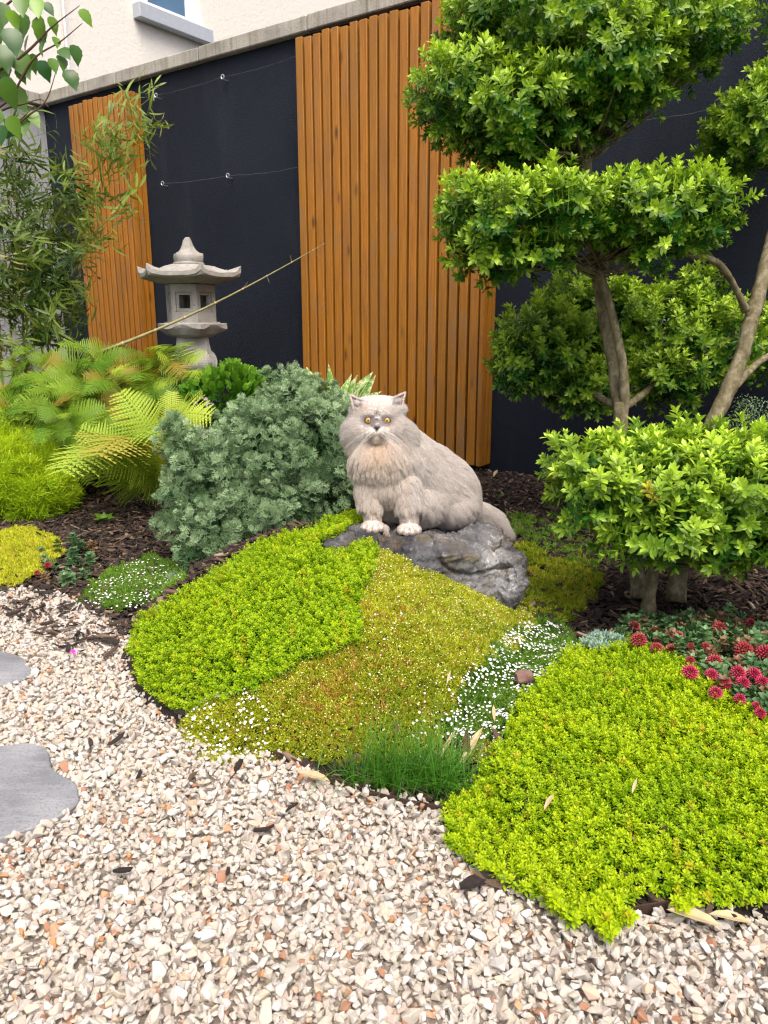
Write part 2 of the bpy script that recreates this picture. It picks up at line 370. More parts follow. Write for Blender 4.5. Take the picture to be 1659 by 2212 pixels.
M['sedleaf'] = leafmat('stonecrop_leaf', (.04, .12, .035, 1), (.20, .33, .14, 1), (.22, .05, .035, 1), .4, .1, .4, altcut=.75)
M['blue'] = leafmat('blue_stonecrop_leaf', (.12, .24, .17, 1), (.35, .48, .38, 1), None, .5, .1, .3)
M['grass'] = leafmat('grass_blade', (.05, .20, .015, 1), (.28, .50, .05, 1), None, .4, .25, .35)
m = NT('stonecrop_flower'); tp = m.attr('tip'); t = m.attr('tint', 'INSTANCER')
c = m.mix(tp, (.17, .018, .022, 1), m.mix(t, (.36, .045, .045, 1), (.52, .02, .09, 1))); m.color(c); m.rough(.5); M['redflower'] = m.m
M['white'] = plain('white_petal', (.82, .83, .80, 1), .6, .2, 0, 50, .05)
M['straw'] = plain('dry_leaf', (.50, .38, .22, 1), .7, .2, 0, 50, .3)
M['pink'] = plain('pink_petal', (.65, .04, .38, 1), .5)
M['steel'] = plain('galvanised_steel', (.6, .62, .65, 1), .3, .5); M['steel'].node_tree.nodes['Principled BSDF'].inputs['Metallic'].default_value = .8
M['wire'] = plain('dull_wire', (.07, .08, .09, 1), .5, .5)
M['frame'] = plain('white_upvc', (.80, .81, .83, 1), .35, .5, 0, 10, .02)
M['sill'] = plain('bluestone_sill', (.42, .46, .50, 1), .6, .4, .2, 25, .12)
M['glass'] = plain('window_glass', (.08, .16, .26, 1), .05, .9, 0, 1, .3)

# ------------------------------------------------------------------ ground
def hgt(x, y):
    x = np.asarray(x, float); y = np.asarray(y, float)
    r2 = ((x + .10) / .64) ** 2 + ((y - 2.15) / .74) ** 2
    a = .26 * np.clip(1 - r2, 0, 1) ** .8
    k = np.clip((x + .02) / .45, 0, 1); k = k * k * (3 - 2 * k)
    a = a * (1 - .42 * k)
    r2b = ((x - .72) / .58) ** 2 + ((y - 1.50) / .56) ** 2
    b = .085 * np.clip(1 - r2b, 0, 1) ** .55
    rise = .03 * np.clip((y + .7 * x - 2.9) / 2.5, 0, 1.2)
    rise2 = .04 * np.clip((y - 2.2) / 1.0, 0, 1)
    return np.maximum(a, b) + rise + rise2 + .008 * vnoise(x, y, 6, 1) * np.clip((y - 1.9), 0, 1)
def snap(x, y, zoff=0.0):
    """ground point seen at this pixel"""
    z = 0.0
    for _ in range(25):
        P = G(x, y, z); z = .5 * z + .5 * (float(hgt(P[0], P[1])) + zoff)
    return G(x, y, z)
xs = np.concatenate([np.linspace(-30, -3.2, 12), np.linspace(-3, 2.6, 190), np.linspace(2.8, 30, 12)])
ys = np.concatenate([np.linspace(-20, .2, 12), np.linspace(.3, 5.5, 175), np.linspace(5.8, 40, 12)])
XX, YY = np.meshgrid(xs, ys); ZZ = hgt(XX, YY) - .006
nx = len(xs); ny = len(ys)
Vg = np.stack([XX.ravel(), YY.ravel(), ZZ.ravel()], 1)
Fg = [(j * nx + i, j * nx + i + 1, (j + 1) * nx + i + 1, (j + 1) * nx + i) for j in range(ny - 1) for i in range(nx - 1)]
tag(obj('ground', meshof('ground', Vg, Fg, M['soil'], True)), kind='structure')

BED = [(-900, 1230), (0, 1266), (70, 1280), (150, 1296), (230, 1345), (300, 1400), (312, 1460), (345, 1495), (400, 1522), (392, 1570), (415, 1620), (450, 1645), (520, 1655), (600, 1642), (700, 1690),
       (850, 1742), (958, 1765), (975, 1830), (1020, 1870), (1060, 1895), (1150, 1935), (1240, 1972), (1330, 1990), (1450, 1975), (1659, 1962), (2600, 1900)]
BEDW = [tuple(G(x, y, 0)[:2]) for x, y in BED]
BEDPOLY = BEDW + [(9, 9), (-9, 9)]
def inbed(x, y): return inpoly(x, y, BEDPOLY)
gp = BEDW + [(3.0, -1.0), (-3.0, -1.0)]
gv = [(x, y, .002) for x, y in gp]
tag(obj('gravel_path', meshof('gravel_path', gv, [tuple(range(len(gv)))], M['bedding'])), kind='structure')

# ------------------------------------------------------------------ walls
WT = 2.53
def wbox(name, s0, s1, o0, o1, z0, z1, mat, parent, bev=0.004, seg=1):
    bm = bmesh.new(); bmesh.ops.create_cube(bm, size=1)
    for v_ in bm.verts:
        p = WP(s0 + (v_.co.x + .5) * (s1 - s0), o0 + (v_.co.y + .5) * (o1 - o0), z0 + (v_.co.z + .5) * (z1 - z0)); v_.co = p
    bmesh.ops.recalc_face_normals(bm, faces=bm.faces)
    if bev: bmesh.ops.bevel(bm, geom=bm.edges[:], offset=bev, segments=seg, affect='EDGES')
    return bm_obj(name, bm, mat, parent)
CS = 4.02
wall = empty('garden_wall', WP(1, .1, 0), 'tall blue-black rendered garden wall with a weathered concrete coping behind the timber panels', 'wall')
wbox('wall_face', -4.0, CS, 0, .2, -.2, WT, M['black'], wall, 0)
s = CS + .2; k = 0
joints = [CS + .0]
for px_, py_ in ((258, 190), (345, 135), (482, 98)):
    joints.append(hitwall(px_ * 1.0, py_, -.05)[0])
js = [CS + .25, 3.05, 2.19, 1.27, .35, -.55, -1.45, -2.35, -3.3]
for a, b in zip(js[:-1], js[1:]):
    wbox('coping_stone', a - .003, b + .003, -.05 + random.uniform(-.003, .003), .25, WT, WT + .085 + random.uniform(-.004, .004), M['coping'], wall, .006)
wall2 = empty('garden_wall', WP(CS + .1, -1.5, 0), 'pale grey rendered wall at the far left behind the bamboo', 'wall')
wbox('wall_face', CS, CS + .2, -4.5, -.001, -.2, WT, M['grey'], wall2, 0)
ys_ = [-.05, -1.0, -2.0, -3.0, -4.0, -4.6]
for a, b in zip(ys_[:-1], ys_[1:]): wbox('coping_stone', CS - .05, CS + .25, a - .003, b + .003, WT, WT + .083, M['coping'], wall2, .006)

# timber slat panels (each slat one part)
def slat_panel(s_left, nf, z0, z1, label, nret=3, pitch=.0643, off=-.14):
    e = empty('slat_panel', WP(s_left - .6, off, z0), label, 'timber panel')
    wdt = pitch - .0155
    for i in range(nf):
        a = s_left - i * pitch; dz = random.uniform(-.006, .006)
        wbox('slat', a, a - wdt, off + random.uniform(-.0015, .0015), off + .030, z0 + dz, z1 + random.uniform(-.008, .008), M['wood'], e, .003, 1)
    se = s_left - nf * pitch + .006
    rp = (-off - .004) / nret
    for i in range(nret):
        o_ = off + .004 + i * rp
        wbox('slat', se - .026, se, o_, o_ + rp - .007, z0 - .01, z1 + random.uniform(-.008, .008), M['wood'], e, .004, 2)
    for z in (z0 + .25, (z0 + z1) / 2, z1 - .25):
        wbox('batten', s_left - .01, se + .03, off + .0305, off + .06, z, z + .05, M['twig'], e, 0)
sl = hitwall(637, 84, -.14)[0]; nf1 = 19
slat_panel(sl, nf1, .12, 2.47, 'large panel of orange-brown vertical timber slats behind the cat', pitch=(sl - .035) / nf1)
sl2 = hitwall(147, 227, -.14)[0]; sr2 = hitwall(266, 197, -.14)[0]
slat_panel(sl2, 11, .12, 2.44, 'narrow panel of orange-brown timber slats behind the stone lantern and bamboo', pitch=(sl2 - sr2) / 11)

# wires and eye bolts on the wall
def eyebolt(px_, py_, lab):
    s_, z_ = hitwall(px_, py_, -.045); mb = MB()
    c = Vector(WP(s_, -.045, z_)); pts = []
    ax = Vector(wd); az = Vector((0, 0, 1))
    for i in range(13):
        a = i / 12 * 2 * math.pi; pts.append(c + ax * (.013 * math.cos(a)) + az * (.013 * math.sin(a)))
    tube(mb, pts, [.0035] * 13, 5); tube(mb, [c + Vector(wnrm) * .012 - az * .012, Vector(WP(s_, .0, z_ - .013))], [.0035] * 2, 5)
    tag(obj('eye_bolt', mb.mesh('eye_bolt', M['steel'])), lab, 'eye bolt', 'eye bolts in the dark wall'); return c
e1 = eyebolt(337, 206, 'galvanised eye bolt at the top right corner of the narrow slat panel')
e2 = eyebolt(481, 166, 'galvanised eye bolt halfway along the upper wire on the dark wall')
e3 = eyebolt(351, 396, 'galvanised eye bolt at the left end of the lower wire')
e4 = eyebolt(492, 379, 'galvanised eye bolt halfway along the lower wire')
def wire(pts, lab):
    mb = MB(); P = []
    for a, b in zip(pts[:-1], pts[1:]):
        a = Vector(a); b = Vector(b)
        for i in range(12):
            t = i / 12; P.append(a.lerp(b, t) + Vector((0, 0, -.010 * math.sin(math.pi * t) + random.uniform(-.002, .002))))
    P.append(Vector(pts[-1])); tube(mb, P, [.0014] * len(P), 4)
    tag(obj('wire', mb.mesh('wire', M['wire'])), lab, 'wire', 'plant wires on the wall')
def wpt(x, y, off=-.045): s_, z_ = hitwall(x, y, off); return WP(s_, off, z_)
wire([e1, e2, wpt(640, 121)], 'upper thin wire strung across the dark wall left of the large slat panel')
wire([e3, e4, wpt(642, 362)], 'lower thin wire strung across the dark wall left of the large slat panel')
wire([wpt(1335, 262), wpt(1545, 235), wpt(1700, 215)], 'thin wire on the dark wall between the topiary pads at the right')
mb = MB(); sr, zr = hitwall(1508, 585, -.03)
for i in range(6):
    box(mb, WP(sr, -.03, zr + .25 - i * .11), (.006, .006, .0535))
    box(mb, WP(sr, -.03, zr + .25 - i * .11 - .056), (.009, .009, .0025))
tag(obj('cane', mb.mesh('cane', M['twig'])), 'thin dark support cane standing against the wall behind the right topiary', 'cane')

# ------------------------------------------------------------------ house beyond the wall
HS = CS + 1.6
house = empty('house', WP(HS + 1, 5, 0), 'cream rendered house rising behind the garden wall, with one window', 'house')
def hbox(name, s0, s1, o0, o1, z0, z1, mat, parent, bev=0): return wbox(name, s0, s1, o0, o1, z0, z1, mat, parent, bev)
def hithouse(x, y, soff=0.0):
    q = ray(x, y); P0 = W0 + wd * (HS + soff); P = O0 + ((P0 - O0) @ wd) / (q @ wd) * q
    return (P - W0) @ wnrm, P[2]
wl_, wzb = hithouse(322, 22); wr_, _ = hithouse(452, 60); 
wl_ = hithouse(318, 10)[0]; wr_ = hithouse(436, 60)[0]; wzb = hithouse(436, 66)[1]; wtop = wzb + 1.5
hbox('house_wall', HS, HS + .3, -6, wl_, -.2, 9, M['cream'], house)
hbox('house_wall', HS, HS + .3, wr_, 60, -.2, 9, M['cream'], house)
hbox('house_wall', HS, HS + .3, wl_, wr_, -.2, wzb, M['cream'], house)
hbox('house_wall', HS, HS + .3, wl_, wr_, wtop, 9, M['cream'], house)
fr = hbox('window_frame', HS + .10, HS + .15, wl_ + .001, wr_ - .001, wzb, wzb + .12, M['frame'], house, .006)
hbox('window_frame', HS + .10, HS + .15, wl_, wl_ + .10, wzb + .12, wtop, M['frame'], house, .006)
hbox('window_frame', HS + .10, HS + .15, wr_ - .14, wr_ - .001, wzb + .12, wtop, M['frame'], house, .006)
hbox('window_pane', HS + .12, HS + .14, wl_ + .09, wr_ - .13, wzb + .11, wtop, M['glass'], house)
sa = hithouse(303, 30, -.12)[0]; sb = hithouse(462, 82, -.12)[0]
hbox('window_sill', HS - .12, HS + .10, sa, sb, wzb - .15, wzb - .002, M['sill'], house, .006)
da = hithouse(136, 80)[0]; mb = MB()
tube(mb, [WP(HS - .05, da, 0), WP(HS - .05, da, 9)], [.012, .012], 8)
obj('cable_duct', mb.mesh('cable_duct', M['frame']), house)

# ------------------------------------------------------------------ small leaf and stone shapes (shared by all copies)
def leafquad(mb, base, d, up, L, Wd, t=0.0, fold=.18, curl=.12, nseg=3, wide=.55):
    """one folded, pointed leaf from base along d; up is its upper side"""
    d = Vector(d).normalized(); up = Vector(up); up = (up - d * up.dot(d)).normalized(); sd_ = d.cross(up)
    V = [Vector(base)]; Fc = []
    prof = {2: [wide], 3: [.30, .68], 4: [.2, .5, .8]}[nseg]
    for q in prof:
        if nseg == 2: w = 1.0
        elif nseg == 3: w = .72 if q < .5 else .95 if wide > .5 else .7
        else: w = [.6, 1.0, .7][prof.index(q)]
        c = Vector(base) + d * (L * q) - up * (curl * L * q * q)
        V += [c + sd_ * (Wd * .5 * w) + up * (fold * Wd * w * .5), c, c - sd_ * (Wd * .5 * w) + up * (fold * Wd * w * .5)]
    V.append(Vector(base) + d * L - up * (curl * L)); n = len(prof)
    Fc += [(0, 2, 1), (0, 3, 2)]
    for i in range(n - 1):
        a = 1 + 3 * i; Fc += [(a, a + 1, a + 4, a + 3), (a + 1, a + 2, a + 5, a + 4)]
    a = 1 + 3 * (n - 1); e = len(V) - 1; Fc += [(a, a + 1, e), (a + 1, a + 2, e)]
    mb.add(V, Fc, t)
def sph(az, el): return Vector((math.cos(az) * math.cos(el), math.sin(az) * math.cos(el), math.sin(el)))

def box_spray(seed):
    r = random.Random(seed); mb = MB(); Ls = .075
    bend = Vector((r.uniform(-.2, .2), r.uniform(-.2, .2), 1)).normalized()
    tube(mb, [Vector((0, 0, -.03)), bend * Ls * .5, bend * Ls], [.0016, .0014, .001], 3, .25, False)
    az = r.uniform(0, 6)
    for j, (h, n, el, L, t) in enumerate([(.02, 4, .15, .034, 0.0), (.55, 4, .35, .036, .08), (.8, 5, .55, .036, .35), (1.0, 5, .95, .031, .8)]):
        for k in range(n):
            az += 6.283 / n + r.uniform(-.3, .3); e = el + r.uniform(-.25, .25); l_ = L * r.uniform(.8, 1.15)
            d_ = sph(az, e); leafquad(mb, bend * (Ls * h), d_, sph(az, e + 1.57), l_, l_ * .40, t + r.uniform(-.05, .12), .22, r.uniform(0, .22))
    for k in range(r.randrange(0, 3)):
        p_ = bend * (Ls * .7) + sph(r.uniform(0, 6), .4) * .008; leafquad(mb, p_, sph(r.uniform(0, 6), .7), (0, 0, 1), .006, .005, 1.0, nseg=2)
    return mb.mesh(f'leaf_spray', M['box'])
BOX = [box_spray(i) for i in range(6)]
def thyme_sprig(seed):
    r = random.Random(seed); mb = MB(); az = r.uniform(0, 6)
    for j, (h, n, el, L, t) in enumerate([(-.004, 4, .05, .0088, 0), (.004, 4, .3, .0088, .15), (.009, 4, .6, .0078, .5), (.013, 4, 1.0, .0062, .9)]):
        for k in range(n):
            az += 6.283 / n + r.uniform(-.3, .3); e = el + r.uniform(-.25, .25)
            leafquad(mb, (0, 0, h), sph(az, e), sph(az, e + 1.57), L * r.uniform(.85, 1.15), L * .46, t + r.uniform(-.05, .1), .2, .1, 2)
        az += .78
    return mb.mesh('thyme_sprig', M['thyme'])
THY = [thyme_sprig(i) for i in range(6)]
def needle_tuft(seed, mat, n=15, L=.012, w=.0012, spread=1.0):
    r = random.Random(seed); mb = MB()
    for k in range(n):
        az = r.uniform(0, 6.28); e = 1.57 - r.uniform(.1, 1.2) * spread; d_ = sph(az, e); p = Vector((r.uniform(-.5, .5), r.uniform(-.5, .5), 0)) * L * .7
        s_ = d_.cross(Vector((r.uniform(-1, 1), r.uniform(-1, 1), .3))).normalized() * w * .5; l_ = L * r.uniform(.6, 1.2)
        mb.add([p - s_, p + s_, p + d_ * l_ * .6 + s_ * .9, p + d_ * l_, p + d_ * l_ * .6 - s_ * .9], [(0, 1, 2, 3, 4)], [0, 0, .5, .9, .5])
    return mb.mesh('needle_tuft', mat)
MOSS = [needle_tuft(i, M['moss'], 18, .010, .0016) for i in range(4)]
MOSSG = [needle_tuft(i + 9, M['mossgreen'], 18, .010, .0014) for i in range(4)]
THREAD = [needle_tuft(i + 20, M['thread'], 26, .045, .0024, 1.2) for i in range(4)]
def tiny_flower(seed, r0=.0034):
    mb = MB(); r = random.Random(seed)
    for k in range(5):
        leafquad(mb, (0, 0, 0), sph(k * 1.2566 + r.uniform(-.15, .15), .25), (0, 0, 1), r0, r0 * .85, 0, 0, -.1, 2, .6)
    return mb.mesh('tiny_flower', M['white'])
FLOW = [tiny_flower(i) for i in range(3)]
M['bud'] = plain('pale_seed_bud', (.74, .70, .36, 1), .6, .2, 0, 50, .1)
def budm(seed):
    mb = MB(); r = .0016
    V = [(r, 0, 0), (-r, 0, 0), (0, r, 0), (0, -r, 0), (0, 0, r), (0, 0, -r)]
    mb.add(V, [(0, 2, 4), (2, 1, 4), (1, 3, 4), (3, 0, 4), (2, 0, 5), (1, 2, 5), (3, 1, 5), (0, 3, 5)], 1.0); return mb.mesh('seed_bud', M['bud'])
BUD = [budm(0)]
def worm_leaf(mb, base, d, up, L, t, r):
    d = Vector(d).normalized(); up = Vector(up); up = (up - d * up.dot(d)).normalized(); sd_ = d.cross(up)
    def lobe(p, dd, l, w, tt):
        s2 = dd.cross(up).normalized() * w * .5
        mb.add([p - s2 * .5, p + dd * l * .55 - s2, p + dd * l, p + dd * l * .55 + s2, p + s2 * .5], [(0, 1, 2, 3, 4)], tt)
    base = Vector(base)
    for q, ln in ((.30, .50), (.62, .46)):
        p = base + d * L * q * .8
        for sg in (-1, 1):
            dd = (d * .75 + sd_ * sg * .7 + up * .12).normalized(); lobe(p, dd, L * ln, L * .07, t)
            p2 = p + dd * L * ln * .45
            for s3 in (-1, 1): lobe(p2, (dd * .75 + dd.cross(up) * s3 * .75).normalized(), L * ln * .5, L * .07, t + .1)
    lobe(base, d, L, L * .08, t)
def worm_spray(seed):
    r = random.Random(seed); mb = MB(); az = 0
    tube(mb, [(0, 0, -.05), (0, 0, .05)], [.0015, .001], 3, .1, False)
    for h, n, el, L, t in [(-.015, 3, .1, .046, 0), (.02, 3, .4, .046, .25), (.042, 3, .8, .040, .6), (.05, 3, 1.2, .028, .95)]:
        for k in range(n):
            az += 6.283 / n + r.uniform(-.35, .35); e = el + r.uniform(-.2, .2)
            worm_leaf(mb, (0, 0, h), sph(az, e), sph(az, e + 1.57), L * r.uniform(.8, 1.2), t, r)
    return mb.mesh('wormwood_spray', M['arte'])
WORM = [worm_spray(i) for i in range(5)]
def thuja_spray(seed):
    r = random.Random(seed); mb = MB(); L = .085
    d0 = Vector((0, 0, 1)); sx = Vector((1, 0, 0)); up = Vector((0, 1, 0))
    def twig(p, d, l, t, lev):
        s_ = d.cross(up).normalized() * .0024
        mb.add([p - s_ * .6, p + d * l * .6 - s_, p + d * l, p + d * l * .6 + s_, p + s_ * .6], [(0, 1, 2, 3, 4)], t)
        if lev:
            for i in range(6):
                q = .2 + .7 * i / 6
                for sg in (-1, 1):
                    if r.random() < .88: twig(p + d * l * q, (d + sx * sg * (.75) + up * r.uniform(-.25, .25)).normalized() if lev == 2 else (d * .9 + d.cross(up) * sg * .6).normalized(), l * (.48 - .28 * q) * r.uniform(.8, 1.2), t + .2 * q, lev - 1)
    twig(Vector((0, 0, 0)), d0, L, .15, 2)
    return mb.mesh('conifer_spray', M['thuja'])
THU = [thuja_spray(i) for i in range(4)]
def bamboo_spray(seed):
    r = random.Random(seed); mb = MB(); Ls = .16; p0 = Vector((0, 0, 0)); d = Vector((r.uniform(-.3, .3), r.uniform(-.3, .3), 1)).normalized()
    tube(mb, [p0, d * Ls], [.0014, .0009], 3, .3, False)
    for i in range(8):
        q = .25 + .75 * i / 7; az = (i % 2) * 3.14 + r.uniform(-.8, .8); e = r.uniform(-.5, .5); L = r.uniform(.07, .115)
        dd = sph(az, e); dd.z += .2; leafquad(mb, d * Ls * q, dd, (0, 0, 1), L, L * .15, r.uniform(0, .7), .1, r.uniform(.1, .5), 4)
    return mb.mesh('bamboo_spray', M['bamboo'])
BAM = [bamboo_spray(i) for i in range(6)]
def frond_mesh(seed, mat, L=.5, W=.15, arch=.35, n=24):
    """a fern frond: along +Y, arching up then over, pinnae cut into pinnules"""
    r = random.Random(seed); mb = MB(); lean = r.uniform(-.06, .06)
    def pt(t): return Vector((lean * t * t, L * t * (1 - .12 * t), L * arch * math.sin(min(t, 1) * 2.2) - L * .12 * t * t))
    pts = [pt(i / 12) for i in range(13)]; tube(mb, pts, [.0028 * (1 - .8 * i / 12) for i in range(13)], 4, .45, False)
    for i in range(n):
        t = .12 + .88 * (i + .5) / n; p = pt(t); d = (pt(min(t + .02, 1.02)) - pt(t - .02)).normalized()
        l = W * (math.sin(math.pi * min(1, (1 - t) * .62 + .05 * (t > .2))) ** .8) * (1.25 if t > .25 else .7 + t * 2) * r.uniform(.9, 1.08)
        up0 = Vector((1, 0, 0)).cross(d).normalized()
        for sg in (-1, 1):
            dd = (Vector((sg, 0, 0)) + d * .35 + up0 * r.uniform(-.12, .12)).normalized(); m_ = max(4, int(l / .0100)); droop = r.uniform(.1, .3)
            def pp(q): return p + dd * l * q - up0 * (droop * l * q * q)
            s0 = d
            for k in range(m_):
                q = (k + .4) / m_; c = pp(q); w = L / n * .36 * (1 - q) ** .7 + .0008; tt = .15 + .5 * q + r.uniform(-.1, .1)
                h_ = l / m_ * .5
                for s3 in (-1, 1):
                    e = c + s0 * (s3 * w) + dd * h_ * .9 - up0 * .001
                    mb.add([c - dd * h_ * 1.05, c + dd * h_ * 1.0, e + dd * h_ * .95, e - dd * h_ * .35], [(0, 1, 2, 3)], tt)
    return mb.mesh('frond', mat)
FRG = [frond_mesh(i, M['fern'], .42, .11, .35, 26) for i in range(4)]
FRD = [frond_mesh(i + 5, M['ferndark'], .50, .13, .33, 20) for i in range(4)]
def stone_mesh(seed):
    r = random.Random(seed); bm = bmesh.new(); fx, fy, fz = r.uniform(.8, 1.35), r.uniform(.65, 1.0), r.uniform(.5, .85)
    for k in range(r.choice((8, 9, 10, 11, 13))):
        v_ = Vector((r.gauss(0, 1), r.gauss(0, 1), r.gauss(0, 1))).normalized() * r.uniform(.42, .62); bm.verts.new((v_.x * fx, v_.y * fy, v_.z * fz))
    res = bmesh.ops.convex_hull(bm, input=bm.verts); bmesh.ops.delete(bm, geom=[g for g in res['geom_interior'] if isinstance(g, bmesh.types.BMVert)], context='VERTS')
    bmesh.ops.bevel(bm, geom=bm.edges[:], offset=.035, segments=1, affect='EDGES')
    me = bpy.data.meshes.new('gravel_stone'); bm.to_mesh(me); bm.free(); me.materials.append(M['gravel']); return me
STO = [stone_mesh(i) for i in range(22)]
def chip_mesh(seed):
    r = random.Random(seed); mb = MB(); L = 1.0; W_ = r.uniform(.18, .42); T_ = r.uniform(.05, .13); n = 3; V = []; Fc = []
    b = r.uniform(-.12, .12)
    for i in range(n + 1):
        x = (i / n - .5) * L; w = W_ * (.5 if 0 < i < n else r.uniform(.1, .42)); c = b * math.sin(math.pi * i / n); y0 = r.uniform(-.05, .05)
        V += [(x + r.uniform(-.05, .05), y0 - w, c), (x + r.uniform(-.08, .08), y0 + w, c + r.uniform(-.03, .03)), (x, y0 + w * .8, c + T_), (x + r.uniform(-.05, .05), y0 - w * .8, c + T_ * r.uniform(.6, 1.2))]
    for i in range(n):
        a = i * 4
        for k in range(4): Fc.append((a + k, a + (k + 1) % 4, a + 4 + (k + 1) % 4, a + 4 + k))
    Fc += [(3, 2, 1, 0), (4 * n, 4 * n + 1, 4 * n + 2, 4 * n + 3)]
    mb.add(V, Fc); return mb.mesh('bark_chip', M['chip'])
CHP = [chip_mesh(i) for i in range(10)]

# ------------------------------------------------------------------ gravel
def jgrid(x0, x1, y0, y1, p):
    gx, gy = np.meshgrid(np.arange(x0, x1, p), np.arange(y0, y1, p)); x = gx.ravel(); y = gy.ravel()
    return x + rng.uniform(-.5, .5, len(x)) * p, y + rng.uniform(-.5, .5, len(x)) * p
SLAB1 = [(-300, 1330), (-150, 1370), (0, 1406), (45, 1420), (67, 1444), (60, 1464), (0, 1482), (-200, 1530), (-420, 1500)]
SLAB2 = [(-330, 1650), (-200, 1625), (0, 1612), (60, 1606), (95, 1614), (108, 1635), (114, 1662), (160, 1690), (170, 1718), (165, 1738), (120, 1768), (0, 1812), (-200, 1850), (-380, 1780)]
S1W = [tuple(G(x, y, .014)[:2]) for x, y in SLAB1]; S2W = [tuple(G(x, y, .014)[:2]) for x, y in SLAB2]
Pl = []; El = []; Sl = []; Tl = []
for layer, (p, z0) in enumerate([(.0120, .003), (.0135, .010), (.019, .017)]):
    x, y = jgrid(-2.6, 1.15, .42, 3.4, p)
    sx_ = rng.uniform(-1, 1, len(x))
    spill = .045 * vnoise(x, y, 9, 2) + .02
    keep = ~inpoly(x, y - spill * 0.6, BEDPOLY)
    keep &= (y < 1.6) | (x < -.3)
    keep &= ~inpoly(x, y, S1W) & ~inpoly(x, y, S2W)
    keep &= (y > .5 + .1 * np.abs(x))
    x = x[keep]; y = y[keep]; n = len(x)
    Pl.append(np.stack([x, y, z0 + rng.normal(0, .0025, n)], 1))
    El.append(rng.uniform(-math.pi, math.pi, (n, 3)) * np.array([[.28, .28, 1]]))
    s_ = np.clip(rng.lognormal(math.log(.0152), .26, n), .008, .027); Sl.append(s_)
    Tl.append(np.clip(rng.beta(1.1, 1.5, n) + rng.choice([0, .55], n, p=[.955, .045]), 0, 1))
GP = np.concatenate(Pl); GE = np.concatenate(El); GS = np.concatenate(Sl); GT = np.concatenate(Tl)
scatter('gravel', GP, GE, GS, GT, 'gravel_stone', STO)
print('gravel', len(GP))
# stepping slabs
for i, (poly, lab) in enumerate(((S1W, 'smaller grey slate stepping slab, farther one at the left edge'), (S2W, 'larger grey slate stepping slab with a wavy outline, nearer one at the left edge'))):
    sp = smoothpath([(*p, 0) for p in poly + [poly[0]]], 5)[:-1]
    bm = bmesh.new(); vs = [bm.verts.new((p[0] + .0015 * mnoise.noise(Vector((p[0] * 60, p[1] * 60, 0))), p[1] + .0025 * mnoise.noise(Vector((p[0] * 70, p[1] * 70, 3))), -.014)) for p in sp]
    f_ = bm.faces.new(vs); ex = bmesh.ops.extrude_face_region(bm, geom=[f_])
    for v_ in [g for g in ex['geom'] if isinstance(g, bmesh.types.BMVert)]: v_.co.z = .016
    bmesh.ops.recalc_face_normals(bm, faces=bm.faces)
    tp = [e for e in bm.edges if all(v_.co.z > .01 for v_ in e.verts)]; bmesh.ops.bevel(bm, geom=tp, offset=.0025, segments=1, affect='EDGES')
    tag(bm_obj('stepping_slab', bm, M['slab']), lab, 'stepping stone', 'slate stepping slabs in the gravel')
# steel edging strip
ep = [G(x, y, 0) for x, y in [(585, 1640), (620, 1652), (700, 1690), (780, 1722), (860, 1745), (958, 1768), (1010, 1830), (1060, 1880), (1150, 1930), (1240, 1965), (1330, 1985), (1450, 1972), (1659, 1955), (1900, 1920)]]
ep = smoothpath(ep, 5); V = []; Fc = []
for i, p in enumerate(ep):
    d = (ep[min(i + 1, len(ep) - 1)] - ep[max(i - 1, 0)]); nn = np.array([-d[1], d[0], 0]); nn /= np.linalg.norm(nn)
    for o_, z in ((0, -.02), (0, .020), (.003, .020), (.003, -.02)): V.append(p + nn * o_ + np.array([0, 0, z]))
for i in range(len(ep) - 1):
    for k in range(4): Fc.append((i * 4 + k, i * 4 + (k + 1) % 4, i * 4 + 4 + (k + 1) % 4, i * 4 + 4 + k))
tag(obj('garden_edging', meshof('garden_edging', V, Fc, M['edging'])), 'dark rusty metal edging strip curving between the gravel and the planting bed', 'edging')

# ------------------------------------------------------------------ bark mulch
x, y = jgrid(-2.6, 3.0, 1.0, 5.6, .0175)
keep = inbed(x, y - .03 * vnoise(x, y, 7, 5)) & (((np.stack([x, y, 0 * x], 1) - W0) @ wnrm) < -.02)
keep &= ~(((x + .1) / .5) ** 2 + ((y - 1.95) / .45) ** 2 < 1) & ~(((x - .75) / .5) ** 2 + ((y - 1.5) / .45) ** 2 < 1)
cpx, cpy, _ = proj(np.stack([x, y, hgt(x, y)], 1))
keep &= ~inpoly(cpx, cpy, [(395, 1640), (400, 1530), (545, 1488), (780, 1350), (800, 1230), (1140, 1320), (1240, 1400), (1090, 1590), (1040, 1610), (1000, 1590), (960, 1600), (900, 1640), (690, 1655), (560, 1648)])
x = x[keep]; y = y[keep]; n = len(x); z = hgt(x, y) + rng.uniform(0, .016, n)
P = np.stack([x, y, z], 1); E = np.stack([rng.normal(0, .35, n), rng.normal(0, .3, n), rng.uniform(-3.14, 3.14, n)], 1)
L_ = np.clip(rng.lognormal(math.log(.030), .45, n), .012, .10); Sc = np.stack([L_, np.clip(L_, 0, .035) * rng.uniform(.7, 1.5, n), np.clip(L_, 0, .04)], 1)
T = np.clip(rng.beta(1.0, 1.55, n), 0, 1)
scatter('bark_mulch', P, E, Sc, T, 'bark_chip', CHP); print('mulch', n)
